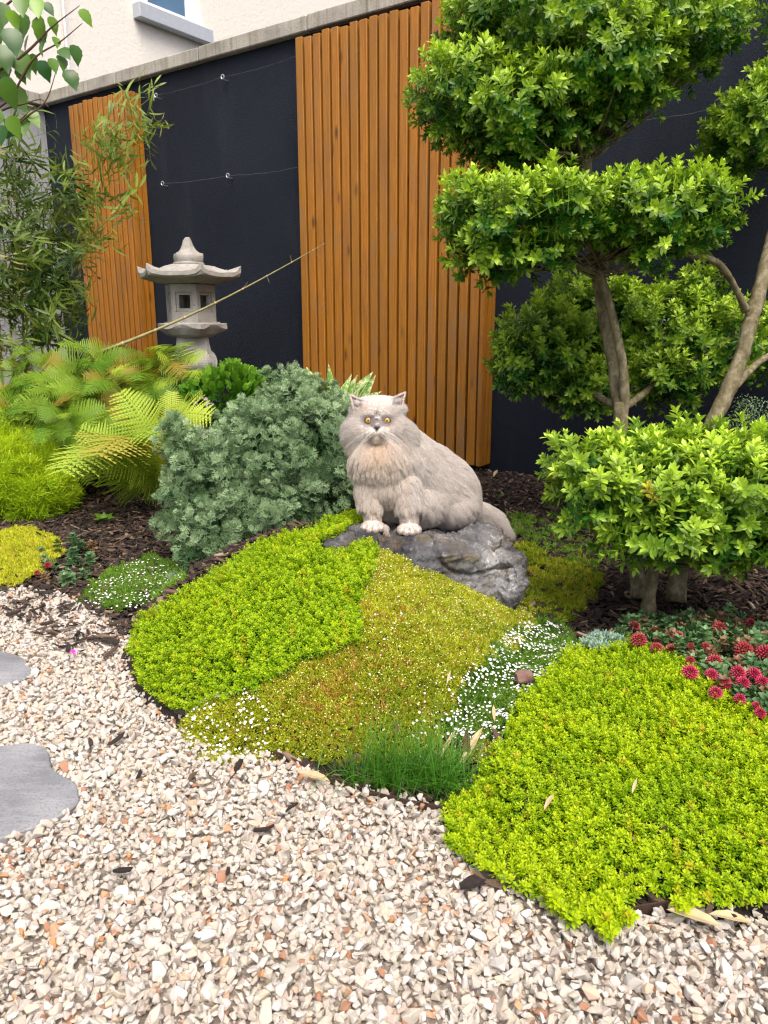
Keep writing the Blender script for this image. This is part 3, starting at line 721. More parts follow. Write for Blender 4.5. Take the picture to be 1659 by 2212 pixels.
# chips strewn over the gravel near the bed edge
x, y = jgrid(-1.8, 1.0, .7, 3.0, .013); dd_ = np.zeros(len(x))
xn, yn, _ = proj(np.stack([x, y, 0 * x], 1))
pr = np.where(inpoly(xn, yn, [(0, 1262), (150, 1285), (300, 1380), (318, 1490), (250, 1440), (120, 1420), (60, 1370), (0, 1330)]), .33, 0)
pr = np.maximum(pr, np.where(inpoly(xn, yn, [(960, 1760), (1100, 1900), (1330, 1990), (1659, 1965), (1659, 2000), (1330, 2030), (1000, 1930), (930, 1800)]), .16, 0))
pr = np.maximum(pr, np.where(~inbed(x, y), .0035, 0))
pr *= np.clip(.6 + vnoise(x, y, 14, 8), 0.05, 1.6)
keep = rng.random(len(x)) < pr; x = x[keep]; y = y[keep]; n = len(x)
P = np.stack([x, y, .024 + rng.uniform(0, .006, n)], 1); E = np.stack([rng.normal(0, .25, n), rng.normal(0, .25, n), rng.uniform(-3.14, 3.14, n)], 1)
L_ = np.clip(rng.lognormal(math.log(.026), .4, n), .012, .06); Sc = np.stack([L_, L_, L_], 1)
scatter('strewn_bark', P, E, Sc, np.clip(rng.beta(1, 1.9, n), 0, 1), 'bark_chip', CHP)

# ------------------------------------------------------------------ ground cover
def cover(name, poly, bounds, pitch, key, meshes, sc, tint, zoff=0.0, lean=.35, prob=1.0, label=None, cat=None, parent=None, seed=0, lift=0.0):
    x, y = jgrid(*bounds, pitch); z = hgt(x, y)
    if poly is not None:
        j = 9 * vnoise(x, y, 40, seed + 1); px_, py_, _ = proj(np.stack([x, y, z + zoff], 1)); k = inpoly(px_ + j, py_ + j * .7, poly)
    else: k = np.ones(len(x), bool)
    k &= rng.random(len(x)) < prob
    x = x[k]; y = y[k]; z = z[k]; n = len(x)
    e = .01; gx = (hgt(x + e, y) - hgt(x - e, y)) / (2 * e); gy = (hgt(x, y + e) - hgt(x, y - e)) / (2 * e)
    N = np.stack([-gx, -gy, np.ones(n)], 1); N /= np.linalg.norm(N, axis=1, keepdims=True); N += rng.normal(0, lean, (n, 3)) * np.array([[1, 1, .2]]); N[:, 2] = np.abs(N[:, 2]) + .15
    und = .009 * vnoise(x, y, 16, seed + 4) + .004 * vnoise(x, y, 45, seed + 9); s_mul = 1 + .25 * vnoise(x, y, 12, seed + 7)
    P = np.stack([x, y, z + zoff + und + lift + rng.uniform(-.3, .3, n) * pitch], 1)
    s_ = sc * s_mul * rng.uniform(.7, 1.25, n); t = tint(x, y) + rng.normal(0, .1, n)
    return P, eulers(N, rng.uniform(0, 6.28, n)), s_, t
THY1 = [(286, 1395), (300, 1345), (385, 1295), (435, 1255), (510, 1208), (590, 1170), (650, 1150), (690, 1140), (745, 1118), (790, 1110), (812, 1180), (812, 1215), (790, 1250), (768, 1300), (778, 1350), (770, 1385), (700, 1412), (640, 1432), (590, 1458), (545, 1490), (500, 1500), (440, 1518), (398, 1532), (340, 1512), (298, 1460)]
THY2 = [(1235, 1400), (1300, 1385), (1380, 1392), (1500, 1440), (1600, 1520), (1700, 1560), (2100, 1600), (2100, 1930), (1659, 1955), (1560, 1945), (1480, 1962), (1440, 1930), (1385, 1930), (1350, 1968), (1300, 1975), (1255, 1992), (1190, 1965), (1130, 1922), (1060, 1902), (1005, 1852), (964, 1812), (952, 1750), (1020, 1715), (1060, 1650), (1080, 1590), (1130, 1510), (1190, 1450)]
def add_cover(name, label, cat, key, meshes, *a, **k):
    P, E, Sc, T = cover(name, *a, **k); scatter(name, P, E, Sc, T, key, meshes, None, label, cat); return P
for nm, poly, bd, lab, tf, sd_ in (('thyme_mound', THY1, (-.85, .25, 1.5, 2.7), 'dense mound of bright golden-green thyme left of the boulder', lambda x, y: .42 + .15 * vnoise(x, y, 9, 3), 1),
                              ('thyme_mat', THY2, (.05, 1.6, .9, 2.15), 'large spreading mat of yellow-green thyme at the lower right', lambda x, y: .60 + .32 * vnoise(x, y, 7, 5) - .15 * np.clip((y - 1.5) * 2, 0, 1), 6)):
    parts = [cover(nm, poly, bd, .0105, 'thyme_sprig', THY, 1.02, tf, .030, .45, seed=sd_), cover(nm, poly, bd, .0105, 'thyme_sprig', THY, 1.1, lambda x, y: .05 + 0 * x, .016, .8, seed=sd_)]
    P, E, Sc, T = [np.concatenate(v_) for v_ in zip(*parts)]; hx_, hy_, _ = proj(P); kq = ~inpoly(hx_, hy_, [(690, 1190), (694, 1165), (735, 1155), (752, 1136), (830, 1130), (830, 1172), (780, 1170), (745, 1190)]); P, E, Sc, T = P[kq], E[kq], Sc[kq], T[kq]
    scatter(nm, P, E, Sc, T, 'thyme_sprig', THY, None, lab, 'ground cover')
# trailing thyme stems hanging onto the gravel
tm = []
for x_, y_ in [(1290, 1985), (1300, 2000), (1316, 2012), (1308, 1990), (1275, 1975), (1345, 1975), (1352, 1985), (1330, 1960), (1285, 1960), (1310, 1975), (1322, 1995), (1240, 1985), (1228, 1972), (1260, 1965), (1472, 1955), (1490, 1950), (1290, 1950), (1310, 1955), (1335, 1945), (1200, 1955)]:
    for k in range(5): tm.append(G(x_ + random.uniform(-8, 8), y_ + random.uniform(-8, 8), .035))
tm = np.array(tm); n = len(tm); Nn = rng.normal(0, .5, (n, 3)); Nn[:, 2] = 1; Nn[:, 1] -= .5
scatter('trailing_thyme', tm, eulers(Nn, rng.uniform(0, 6, n)), rng.uniform(1.1, 1.6, n), rng.uniform(.5, .9, n), 'thyme_sprig', THY, None)
MOSSP = [(800, 1180), (850, 1200), (900, 1222), (950, 1245), (1000, 1268), (1060, 1275), (1140, 1285), (1160, 1340), (1120, 1400), (1050, 1430), (1000, 1460), (985, 1530), (950, 1560), (960, 1600), (1040, 1590), (1080, 1620), (1060, 1660), (1000, 1650), (900, 1640), (760, 1650), (690, 1650), (640, 1640), (560, 1648), (440, 1650), (400, 1610), (395, 1560), (420, 1520), (500, 1496), (545, 1488), (590, 1456), (640, 1430), (700, 1410), (770, 1384), (780, 1350), (768, 1300), (790, 1250)]
P = add_cover('pearlwort_carpet', 'yellow-olive pearlwort carpet covering the slope below the boulder', 'ground cover', 'moss_tuft', MOSS, MOSSP, (-.55, .5, 1.35, 2.2), .0068, 'moss_tuft', MOSS, 1.35,
              lambda x, y: .45 + .35 * vnoise(x, y, 6, 2), .004, .4, seed=2)
M['mossbrown'] = leafmat('browned_pearlwort_needle', (.32, .17, .03, 1), (.60, .36, .08, 1), None, .6, .25, .25)
MOSSB = [needle_tuft(i + 60, M['mossbrown'], 16, .011, .0016) for i in range(3)]
for poly_, pr_ in (([(600, 1450), (720, 1405), (800, 1400), (860, 1450), (840, 1530), (740, 1570), (640, 1560), (590, 1510)], .2), ([(800, 1240), (960, 1290), (1060, 1330), (1040, 1420), (850, 1640), (600, 1620), (560, 1560), (760, 1400)], .035)):
    P2, E2, S2, T2 = cover('m', poly_, (-.55, .5, 1.35, 2.2), .0068, 'm', MOSSB, 1.45, lambda x, y: .4 + .4 * vnoise(x, y, 12, 2), .006, .4, pr_, seed=2)
    q2 = rng.random(len(P2)) < np.clip(.7 + .8 * vnoise(P2[:, 0], P2[:, 1], 18, 6), .05, 1); scatter('browned_pearlwort', P2[q2], E2[q2], S2[q2], T2[q2], 'brown_tuft', MOSSB, None)
P = P[rng.random(len(P)) < .30]; n = len(P); P = P + np.array([[0, 0, .012]])
scatter('pearlwort_buds', P, np.zeros((n, 3)), rng.uniform(.7, 1.3, n), rng.uniform(.5, 1.2, n), 'seed_bud', BUD, None)
WHITEP = [(1090, 1365), (1150, 1340), (1215, 1350), (1245, 1395), (1190, 1450), (1130, 1510), (1080, 1590), (1040, 1600), (960, 1600), (945, 1560), (985, 1530), (1000, 1465), (1050, 1430)]
add_cover('green_pearlwort', 'dark green pearlwort cushion full of white flowers, right of the yellow carpet', 'ground cover', 'green_tuft', MOSSG, WHITEP, (.05, .75, 1.4, 2.3), .0066, 'green_tuft', MOSSG, 1.4, lambda x, y: .25 + .3 * vnoise(x, y, 8, 4), .004, .4, seed=3)
SW = [(170, 1300), (200, 1262), (260, 1225), (330, 1205), (395, 1222), (398, 1262), (340, 1300), (270, 1318), (200, 1316)]
add_cover('small_pearlwort_patch', 'small green pearlwort patch with white flowers on the mulch at the left', 'ground cover', 'green_tuft', MOSSG, SW, (-1.3, -.5, 2.2, 2.95), .0085, 'green_tuft', MOSSG, 1.7, lambda x, y: .5 + .3 * vnoise(x, y, 8, 4), .01, .4, seed=3)
YM = [(-200, 1190), (-100, 1150), (60, 1145), (120, 1160), (135, 1190), (100, 1230), (60, 1250), (0, 1268), (-200, 1300)]
add_cover('yellow_pearlwort_patch', 'yellow pearlwort cushion at the left edge below the bright green plant', 'ground cover', 'moss_tuft', MOSS, YM, (-2.0, -1.1, 2.3, 3.4), .010, 'moss_tuft', MOSS, 1.9, lambda x, y: .8 + .2 * vnoise(x, y, 8, 4), .015, .4, seed=5)
BM = [(1085, 1165), (1150, 1180), (1200, 1220), (1260, 1200), (1300, 1250), (1290, 1290), (1230, 1340), (1160, 1345), (1130, 1310), (1130, 1250)]
add_cover('straggly_pearlwort', 'patchy brown-green pearlwort creeping over the mulch right of the boulder', 'ground cover', 'moss_tuft', MOSS, BM, (.35, 1.1, 2.1, 3.4), .0085, 'moss_tuft', MOSS, 1.9, lambda x, y: .0 + .4 * vnoise(x, y, 9, 4), .012, .5, .42, seed=7)
BM2 = [(1085, 1110), (1160, 1120), (1240, 1150), (1310, 1190), (1300, 1260), (1200, 1200), (1100, 1165)]
add_cover('sparse_pearlwort', 'thin green pearlwort tufts in the bark between the cat and the low shrub', 'ground cover', 'green_tuft', MOSSG, BM2, (.35, 1.3, 2.4, 3.6), .012, 'green_tuft', MOSSG, 1.8, lambda x, y: .6 + .3 * vnoise(x, y, 9, 4), .012, .5, .3, seed=8)
def flowers(name, poly, bd, pitch, prob, sc, zoff, seed):
    P, E, Sc, T = cover(name, poly, bd, pitch, 'f', FLOW, sc, lambda x, y: 0 * x, zoff, .25, prob, seed=seed)
    q = rng.random(len(P)) < np.clip(.65 + .6 * vnoise(P[:, 0], P[:, 1], 26, seed), .08, 1); P = P[q]
    scatter(name, P, E[q], Sc[q], T[q], 'tiny_flower', FLOW, None)
flowers('white_flowers', WHITEP, (.05, .75, 1.4, 2.3), .0070, .75, 1.05, .019, 1)
flowers('white_flowers', [(395, 1560), (420, 1515), (500, 1492), (560, 1490), (580, 1560), (590, 1640), (450, 1648), (405, 1610)], (-.6, -.1, 1.35, 1.8), .009, .6, 1.0, .017, 2)
flowers('white_flowers', MOSSP, (-.55, .5, 1.35, 2.2), .016, .14, .8, .017, 3)
flowers('white_flowers', [(950, 1450), (1060, 1400), (1060, 1640), (900, 1640), (880, 1560)], (-.1, .5, 1.3, 2.1), .012, .4, .9, .017, 6)
flowers('white_flowers', SW, (-1.3, -.5, 2.2, 2.95), .0115, .6, 1.1, .026, 4)

# ------------------------------------------------------------------ boulder
def remeshed(bm, voxel, iters=2, fac=.5):
    me = bpy.data.meshes.new('tmp'); bm.to_mesh(me); bm.free()
    o = bpy.data.objects.new('tmp', me); COL.objects.link(o)
    md = o.modifiers.new('r', 'REMESH'); md.mode = 'VOXEL'; md.voxel_size = voxel; md.use_smooth_shade = True
    if iters: ms = o.modifiers.new('s', 'SMOOTH'); ms.iterations = iters; ms.factor = fac
    dg = bpy.context.evaluated_depsgraph_get(); dg.update()
    out = bpy.data.meshes.new_from_object(o.evaluated_get(dg)); bpy.data.objects.remove(o); return out
def lump(bm, c, rad, seed, cuts=9, rot=(0, 0, 0), p=2.6, cd=(.72, .95)):
    r = random.Random(seed); res = bmesh.ops.create_icosphere(bm, subdivisions=4, radius=1)
    planes = [(Vector((r.gauss(0, 1), r.gauss(0, 1), r.gauss(0, 1) * .8)).normalized(), r.uniform(*cd)) for _ in range(cuts)]
    Rm = Euler(rot).to_matrix()
    for v_ in res['verts']:
        n_ = v_.co.normalized(); q = n_ / ((abs(n_.x) ** p + abs(n_.y) ** p + abs(n_.z) ** p) ** (1 / p))
        for pn, pd in planes:
            e = q.dot(pn) - pd
            if e > 0: q = q - pn * e
        v_.co = Vector(c) + Rm @ Vector((q.x * rad[0], q.y * rad[1], q.z * rad[2]))
bm = bmesh.new()
lump(bm, D(955, 1225, 2.25), (.165, .16, .100), 3, 10, (.12, .10, .2))
lump(bm, D(1015, 1195, 2.32), (.120, .13, .085), 4, 8, (0, .15, 0))
lump(bm, D(1082, 1252, 2.25), (.068, .12, .092), 11, 8, (0, .15, .1))
lump(bm, D(865, 1200, 2.38), (.17, .19, .085), 6, 8, (0, 0, .3))
lump(bm, D(862, 1205, 2.25), (.085, .12, .055), 16, 8, (.2, 0, .2))
lump(bm, D(785, 1172, 2.30), (.065, .11, .050), 7, 8, (0, -.1, 0))
lump(bm, D(716, 1186, 2.22), (.046, .06, .046), 8, 8); lump(bm, D(752, 1180, 2.26), (.045, .06, .042), 18, 8)
lump(bm, D(960, 1175, 2.52), (.16, .15, .075), 9, 8)
rm = remeshed(bm, .0048, 1)
co = np.empty(len(rm.vertices) * 3, np.float32); rm.vertices.foreach_get('co', co); co = co.reshape(-1, 3)
no = np.empty(len(rm.vertices) * 3, np.float32); rm.vertices.foreach_get('normal', no); no = no.reshape(-1, 3)
crack0 = D(1078, 1225, 2.2); 
for i in range(len(co)):
    p = Vector(co[i]); d_ = .012 * mnoise.fractal(p * 7, .9, 2.0, 4) + .0060 * mnoise.fractal(p * 40, .5, 2.1, 4) + .007 * mnoise.cell(Vector((p.x * 16 + 2 * p.z, p.y * 14, p.z * 20 - 4 * p.x)))
    rd = abs(mnoise.noise(p * 6.5 + Vector((4, 1, 7)))); d_ -= .022 * max(0, 1 - rd / .06)
    rd = abs(mnoise.noise(Vector((p.x * 8, p.y * 8, p.z * 22)) + Vector((1, 5, 2)))); d_ -= .006 * max(0, 1 - rd / .12)
    co[i] += no[i] * d_
rm.vertices.foreach_set('co', co.ravel()); rm.materials.clear(); rm.materials.append(M['rock']); rm.update()
rock = obj('boulder', rm); tag(rock, 'dark grey craggy boulder that the cat sits on', 'rock')
from mathutils.bvhtree import BVHTree
rock_bvh = BVHTree.FromPolygons([tuple(v) for v in co], [tuple(p.vertices) for p in rm.polygons])
def rocktop(x, y):
    h_ = rock_bvh.ray_cast(Vector((x, y, 2)), Vector((0, 0, -1))); return h_[0].z if h_[0] else float(hgt(x, y))
rcx, _, rcz = D(845, 1145, 2.33)

# ------------------------------------------------------------------ cat
CD = 2.33
def CP(px, py, dd=0.0): return D(px, py, CD + dd)
for a_, b_, c_ in ((803, 1140, -.055), (884, 1146, -.065), (960, 1130, .12), (920, 1130, .05)):
    q = CP(a_, b_, c_); print('paw', a_, q.round(3), 'rock', round(rocktop(q[0], q[1]), 3))
def ell(bm, c, r_, rot=(0, 0, 0), sub=3):
    res = bmesh.ops.create_icosphere(bm, subdivisions=sub, radius=1); Rm = Euler(rot).to_matrix()
    for v_ in res['verts']: v_.co = Vector(c) + Rm @ Vector((v_.co.x * r_[0], v_.co.y * r_[1], v_.co.z * r_[2]))
def caps(bm, pts):
    P = smoothpath(pts, 6)
    for q in P: ell(bm, q[:3], (q[3],) * 3, sub=2)
bm = bmesh.new(); BIG = []; SMALL = []
def eb(px, py, dd, r_, rot=(0, 0, 0)): BIG.append((Vector(CP(px, py, dd)), r_, rot)); ell(bm, CP(px, py, dd), r_, rot)
def es(px, py, dd, r_): SMALL.append((Vector(CP(px, py, dd)), r_, (0, 0, 0))); ell(bm, CP(px, py, dd), r_, sub=2)
eb(813, 897, -.045, (.064, .060, .050)); eb(781, 925, -.055, (.038, .042, .036)); eb(849, 925, -.055, (.040, .042, .036))
eb(790, 883, -.035, (.044, .043, .030)); eb(844, 881, -.035, (.044, .043, .030)); eb(816, 876, -.04, (.050, .045, .024)); eb(768, 935, -.03, (.036, .05, .045)); eb(864, 938, -.02, (.045, .05, .045))
es(805, 934, -.106, (.017, .018, .013)); es(823, 934, -.106, (.017, .018, .013)); es(814, 918, -.108, (.012, .017, .014)); es(814, 943, -.100, (.016, .016, .011))
eb(824, 950, -.005, (.096, .080, .062)); eb(864, 960, .03, (.070, .070, .062)); eb(822, 995, -.025, (.092, .084, .076)); eb(834, 1040, -.012, (.080, .070, .062))
for a_, b_, c_, r_ in ((850, 985, .02, .084), (885, 1000, .05, .092), (918, 1022, .08, .096), (945, 1045, .10, .099), (962, 1062, .12, .101)): eb(a_, b_, c_, (r_, r_, r_))
eb(975, 1085, .11, (.082, .10, .060)); eb(905, 1082, .05, (.088, .085, .062)); eb(850, 1068, .04, (.074, .065, .062))
def cs(pts, nn=6):
    for q in smoothpath(pts, nn): SMALL.append((Vector(q[:3]), (q[3],) * 3, (0, 0, 0))); ell(bm, q[:3], (q[3],) * 3, sub=2)
cs([(*CP(800, 1045, -.03), .035), (*CP(802, 1085, -.035), .030), (*CP(805, 1122, -.035), .026)])
cs([(*CP(872, 1050, -.035), .036), (*CP(881, 1090, -.045), .031), (*CP(884, 1128, -.045), .027)])
es(805, 1137, -.055, (.035, .038, .016)); es(884, 1143, -.065, (.035, .038, .016))
for cx, cy, dd in ((787, 1140, -.084), (798, 1143, -.092), (811, 1143, -.092), (822, 1140, -.084), (867, 1146, -.094), (878, 1149, -.102), (890, 1149, -.102), (901, 1146, -.094)): es(cx, cy, dd, (.0100, .015, .010))
cs([(*CP(1000, 1095, .18), .030), (*CP(1040, 1108, .19), .026), (*CP(1068, 1124, .19), .023), (*CP(1088, 1146, .18), .015)])
cm = remeshed(bm, .0052, 3, .5)
vv = np.empty(len(cm.vertices) * 3, np.float32); cm.vertices.foreach_get('co', vv); vv = vv.reshape(-1, 3).astype(float)
def edist(L, p):
    out = []
    for c, r_, rot in L:
        q = p - np.array(c)
        if any(rot): q = q @ np.array(Euler(rot).to_matrix())
        r_ = np.array(r_); k0 = np.linalg.norm(q / r_, axis=1); k1 = np.linalg.norm(q / r_ ** 2, axis=1) + 1e-9; out.append(k0 * (k0 - 1) / k1)
    return np.array(out)
def field(p):
    a = edist(BIG, p); k = .010; fb = -k * np.log(np.sum(np.exp(-np.clip(a, -.2, .2) / k), axis=0)) + .007; fs = np.min(edist(SMALL, p), axis=0); k = .007; return -k * np.log(np.exp(-fb / k) + np.exp(-fs / k))
for it in range(7):      # blend the masses into one soft body
    f0 = field(vv); e = 1e-3; gr = np.stack([field(vv + np.eye(3)[i] * e) - f0 for i in range(3)], 1) / e; gl = np.linalg.norm(gr, axis=1, keepdims=True) + 1e-6; vv = vv - np.clip(f0, -.012, .012)[:, None] * gr / gl / np.maximum(gl, .6)
cm.vertices.foreach_set('co', vv.astype(np.float32).ravel()); cm.update()
cv = np.empty(len(cm.vertices) * 3, np.float32); cm.vertices.foreach_get('co', cv); cv = cv.reshape(-1, 3)
cat_bvh = BVHTree.FromPolygons([tuple(v) for v in cv], [tuple(p.vertices) for p in cm.polygons])
m = NT('cat_skin'); m.color(m.mix(m.attr('rim'), (.66, .60, .55, 1), (.16, .12, .11, 1))); m.rough(.9); M['skin'] = m.m
cm.materials.clear(); cm.materials.append(M['skin'])
sx_, sy_, sd2 = proj(cv); rim_ = np.zeros(len(cv))
for ex_, ey_ in ((795.5, 908), (836, 908.5)): rim_ = np.maximum(rim_, np.clip(2.2 - 1.2 * np.hypot((sx_ - ex_) / 10.5, (sy_ - ey_) / 9.5), 0, 1) * (sd2 < CD))
a = cm.attributes.new('rim', 'FLOAT', 'POINT'); a.data.foreach_set('value', rim_.astype(np.float32))
cat = empty('cat', CP(850, 1145, 0), 'fluffy cream long-haired cat with yellow eyes sitting on the boulder', 'cat')
obj('body', cm, cat)
m = NT('cat_fur'); tone = m.attr('tone'); drk = m.attr('dark'); wrm = m.attr('warm')
c = m.mix(tone, (.57, .51, .46, 1), (.92, .89, .855, 1)); c = m.mix(wrm, c, (.78, .60, .42, 1)); c = m.mix(drk, c, (.13, .115, .12, 1))
m.color(c); m.rough(.6); m.b.inputs['Specular IOR Level'].default_value = .25
tr = m.new('ShaderNodeBsdfTranslucent'); m.con(c, tr.inputs[0]); mx = m.new('ShaderNodeMixShader'); mx.inputs[0].default_value = .5
m.con(m.b.outputs[0], mx.inputs[1]); m.con(tr.outputs[0], mx.inputs[2]); m.con(mx.outputs[0], m.out.inputs[0]); M['fur'] = m.m
# fur: strands combed over the body, one length and direction per region
cm.calc_loop_triangles(); nt = len(cm.loop_triangles); tri = np.empty(nt * 3, np.int32); cm.loop_triangles.foreach_get('vertices', tri); tri = tri.reshape(-1, 3)
cn = np.empty(len(cm.vertices) * 3, np.float32); cm.vertices.foreach_get('normal', cn); cn = cn.reshape(-1, 3)
A, B, C_ = cv[tri[:, 0]], cv[tri[:, 1]], cv[tri[:, 2]]; ar = np.linalg.norm(np.cross(B - A, C_ - A), axis=1)
NH = 210000; ti = rng.choice(nt, NH, p=ar / ar.sum()); u_, v_ = rng.random(NH), rng.random(NH); fl = u_ + v_ > 1; u_[fl] = 1 - u_[fl]; v_[fl] = 1 - v_[fl]
root = A[ti] * (1 - u_ - v_)[:, None] + B[ti] * u_[:, None] + C_[ti] * v_[:, None]
nrm = cn[tri[ti, 0]] * (1 - u_ - v_)[:, None] + cn[tri[ti, 1]] * u_[:, None] + cn[tri[ti, 2]] * v_[:, None]; nrm /= np.linalg.norm(nrm, axis=1, keepdims=True)
hx, hy, hd = proj(root)
def sst(a, b, x): t = np.clip((x - a) / (b - a), 0, 1); return t * t * (3 - 2 * t)
nose = np.array(CP(814, 922, -.10)); dn = np.linalg.norm(root - nose, axis=1)
whead = (1 - sst(940, 972, hy + .35 * np.abs(hx - 814) * 0)) * (1 - sst(CD + .02, CD + .06, hd)) * (1 - sst(70, 95, np.abs(hx - 814)))
dirh = root - nose; dirh /= np.linalg.norm(dirh, axis=1, keepdims=True)
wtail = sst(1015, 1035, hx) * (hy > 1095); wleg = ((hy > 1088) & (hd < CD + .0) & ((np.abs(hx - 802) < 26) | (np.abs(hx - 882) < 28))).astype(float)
wbody = sst(860, 940, hx) * (1 - wtail)
comb = np.array([[-.02, -.25, -1.0]]) * np.ones((NH, 1))
side = np.clip((hx - 828) / 60, -1, 1)[:, None]; comb = comb + np.concatenate([side * .45, 0 * side, 0 * side], 1)
comb = comb * (1 - wbody[:, None]) + np.array([[.62, .25, -.55]]) * wbody[:, None]
comb = comb * (1 - whead[:, None]) + dirh * whead[:, None]
comb = comb * (1 - wleg[:, None]) + np.array([[0, -.15, -1]]) * wleg[:, None]
comb = comb * (1 - wtail[:, None]) + np.array([[.8, -.4, -.42]]) * wtail[:, None]
ln = .046 * np.ones(NH)
lh = .0085 + .030 * sst(.035, .095, dn); up_ = sst(905, 880, hy) if False else np.clip((905 - hy) / 25, 0, 1); lh = lh * (1 - .5 * up_)
ln = ln * (1 - whead) + lh * whead; ln = np.where((whead < .5) & (hx < 870) & (hy > 950) & (hy < 1075), .050, ln)
ln = ln * (1 - wleg) + .012 * wleg; ln = np.where(wleg * (hy > 1125) > 0, .008, ln); ln = ln * (1 - wtail) + .038 * wtail
ln = ln * rng.uniform(.7, 1.15, NH)
# clumps: strands lean towards the tip of a neighbouring guide strand
NG = 2600; gi_ = rng.choice(NH, NG, replace=False); kd = __import__('mathutils').kdtree.KDTree(NG)
for i, g in enumerate(gi_): kd.insert(Vector(root[g]), i)
kd.balance(); gidx = np.array([kd.find(Vector(p))[1] for p in root])
comb += rng.normal(0, .10, (NG, 3))[gidx] * 1.25 * (1 - .5 * whead[:, None]) + rng.normal(0, .13, (NH, 3))
comb -= nrm * np.sum(comb * nrm, axis=1, keepdims=True); comb /= np.linalg.norm(comb, axis=1, keepdims=True) + 1e-6
lift = np.where(whead > .5, .50, .62) - .3 * wleg + rng.normal(0, .12, NH)
def strands(root, nrm, comb, ln, lift, npt=7):
    out = np.empty((len(root), npt, 3), np.float32); d = comb + nrm * (lift * 1.3)[:, None]; d /= np.linalg.norm(d, axis=1, keepdims=True); p = root - nrm * .001; out[:, 0] = p
    for k in range(1, npt):
        p = p + d * (ln / (npt - 1))[:, None]; out[:, k] = p
        d = d + (comb * .16 - nrm * .05 + np.array([[0, 0, -.10]]) * (ln / .03)[:, None]); d /= np.linalg.norm(d, axis=1, keepdims=True)
    return out
st = strands(root, nrm, comb, ln, lift)
gt = st[gi_[gidx]]; same = (np.linalg.norm(root[gi_[gidx]] - root, axis=1) < .014)
wcl = (np.linspace(0, 1, 7) ** 1.6)[None, :, None] * ((.32 + .25 * (hx < 880) * (hy > 945)) * same * (1 - .7 * whead) * (ln > .02))[:, None, None]; st = st * (1 - wcl) + gt * wcl
hole = np.zeros(NH, bool)
for ex_, ey_ in ((795.5, 908), (836, 908.5)): hole |= (((hx - ex_) / 8.6) ** 2 + ((hy - ey_ - .6) / 7.6) ** 2 < 1) & (hd < CD - .02)
hole |= (np.abs(hx - 814) < 5.5) & (hy > 914) & (hy < 928) & (hd < CD - .08)
tone = np.clip(.55 + rng.normal(0, .08, NG)[gidx] + rng.normal(0, .15, NH), 0, 1); tone = np.clip(tone + .35 * np.clip((890 - hy) / 25, 0, 1) * (whead > .3), 0, 1)  # fur paler towards the head top: a soft highlight put into its colour
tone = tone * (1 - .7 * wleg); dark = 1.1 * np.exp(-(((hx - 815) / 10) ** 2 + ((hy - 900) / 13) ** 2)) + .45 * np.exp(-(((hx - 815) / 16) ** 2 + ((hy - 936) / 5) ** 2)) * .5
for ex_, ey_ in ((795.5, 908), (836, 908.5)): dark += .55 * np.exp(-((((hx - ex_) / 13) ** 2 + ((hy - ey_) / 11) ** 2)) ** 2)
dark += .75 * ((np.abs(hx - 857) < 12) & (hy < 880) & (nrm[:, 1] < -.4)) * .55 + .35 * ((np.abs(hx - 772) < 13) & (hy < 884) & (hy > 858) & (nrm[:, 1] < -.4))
dark = np.clip(dark * (hd < CD), 0, .8); dark += .10 * wtail
warm = np.clip(.55 * np.exp(-(((hx - 818) / 28) ** 2 + ((hy - 968) / 24) ** 2)) + .18 * ((hy > 950) & (hx < 880)) + .25 * np.exp(-(((hx - 785) / 18) ** 2 + ((hy - 888) / 9) ** 2)), 0, 1) * rng.uniform(.5, 1.2, NH)
kp = ~hole; st = st[kp]; tone = tone[kp]; dark = dark[kp]; warm = warm[kp]; nk = len(st)
hc = bpy.data.hair_curves.new('fur'); hc.add_curves([7] * nk)
hc.attributes['position'].data.foreach_set('vector', st.astype(np.float32).ravel()) if 'position' in hc.attributes else hc.position_data.foreach_set('vector', st.astype(np.float32).ravel())
ra = hc.attributes.new('radius', 'FLOAT', 'POINT') if 'radius' not in hc.attributes else hc.attributes['radius']
ra.data.foreach_set('value', np.tile((np.array([1, 1, .95, .85, .7, .5, .18]) * .00032).astype(np.float32), nk))
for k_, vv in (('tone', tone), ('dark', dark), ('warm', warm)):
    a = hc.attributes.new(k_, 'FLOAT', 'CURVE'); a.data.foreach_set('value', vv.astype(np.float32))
hc.materials.append(M['fur']); fo = obj('fur', hc, cat)
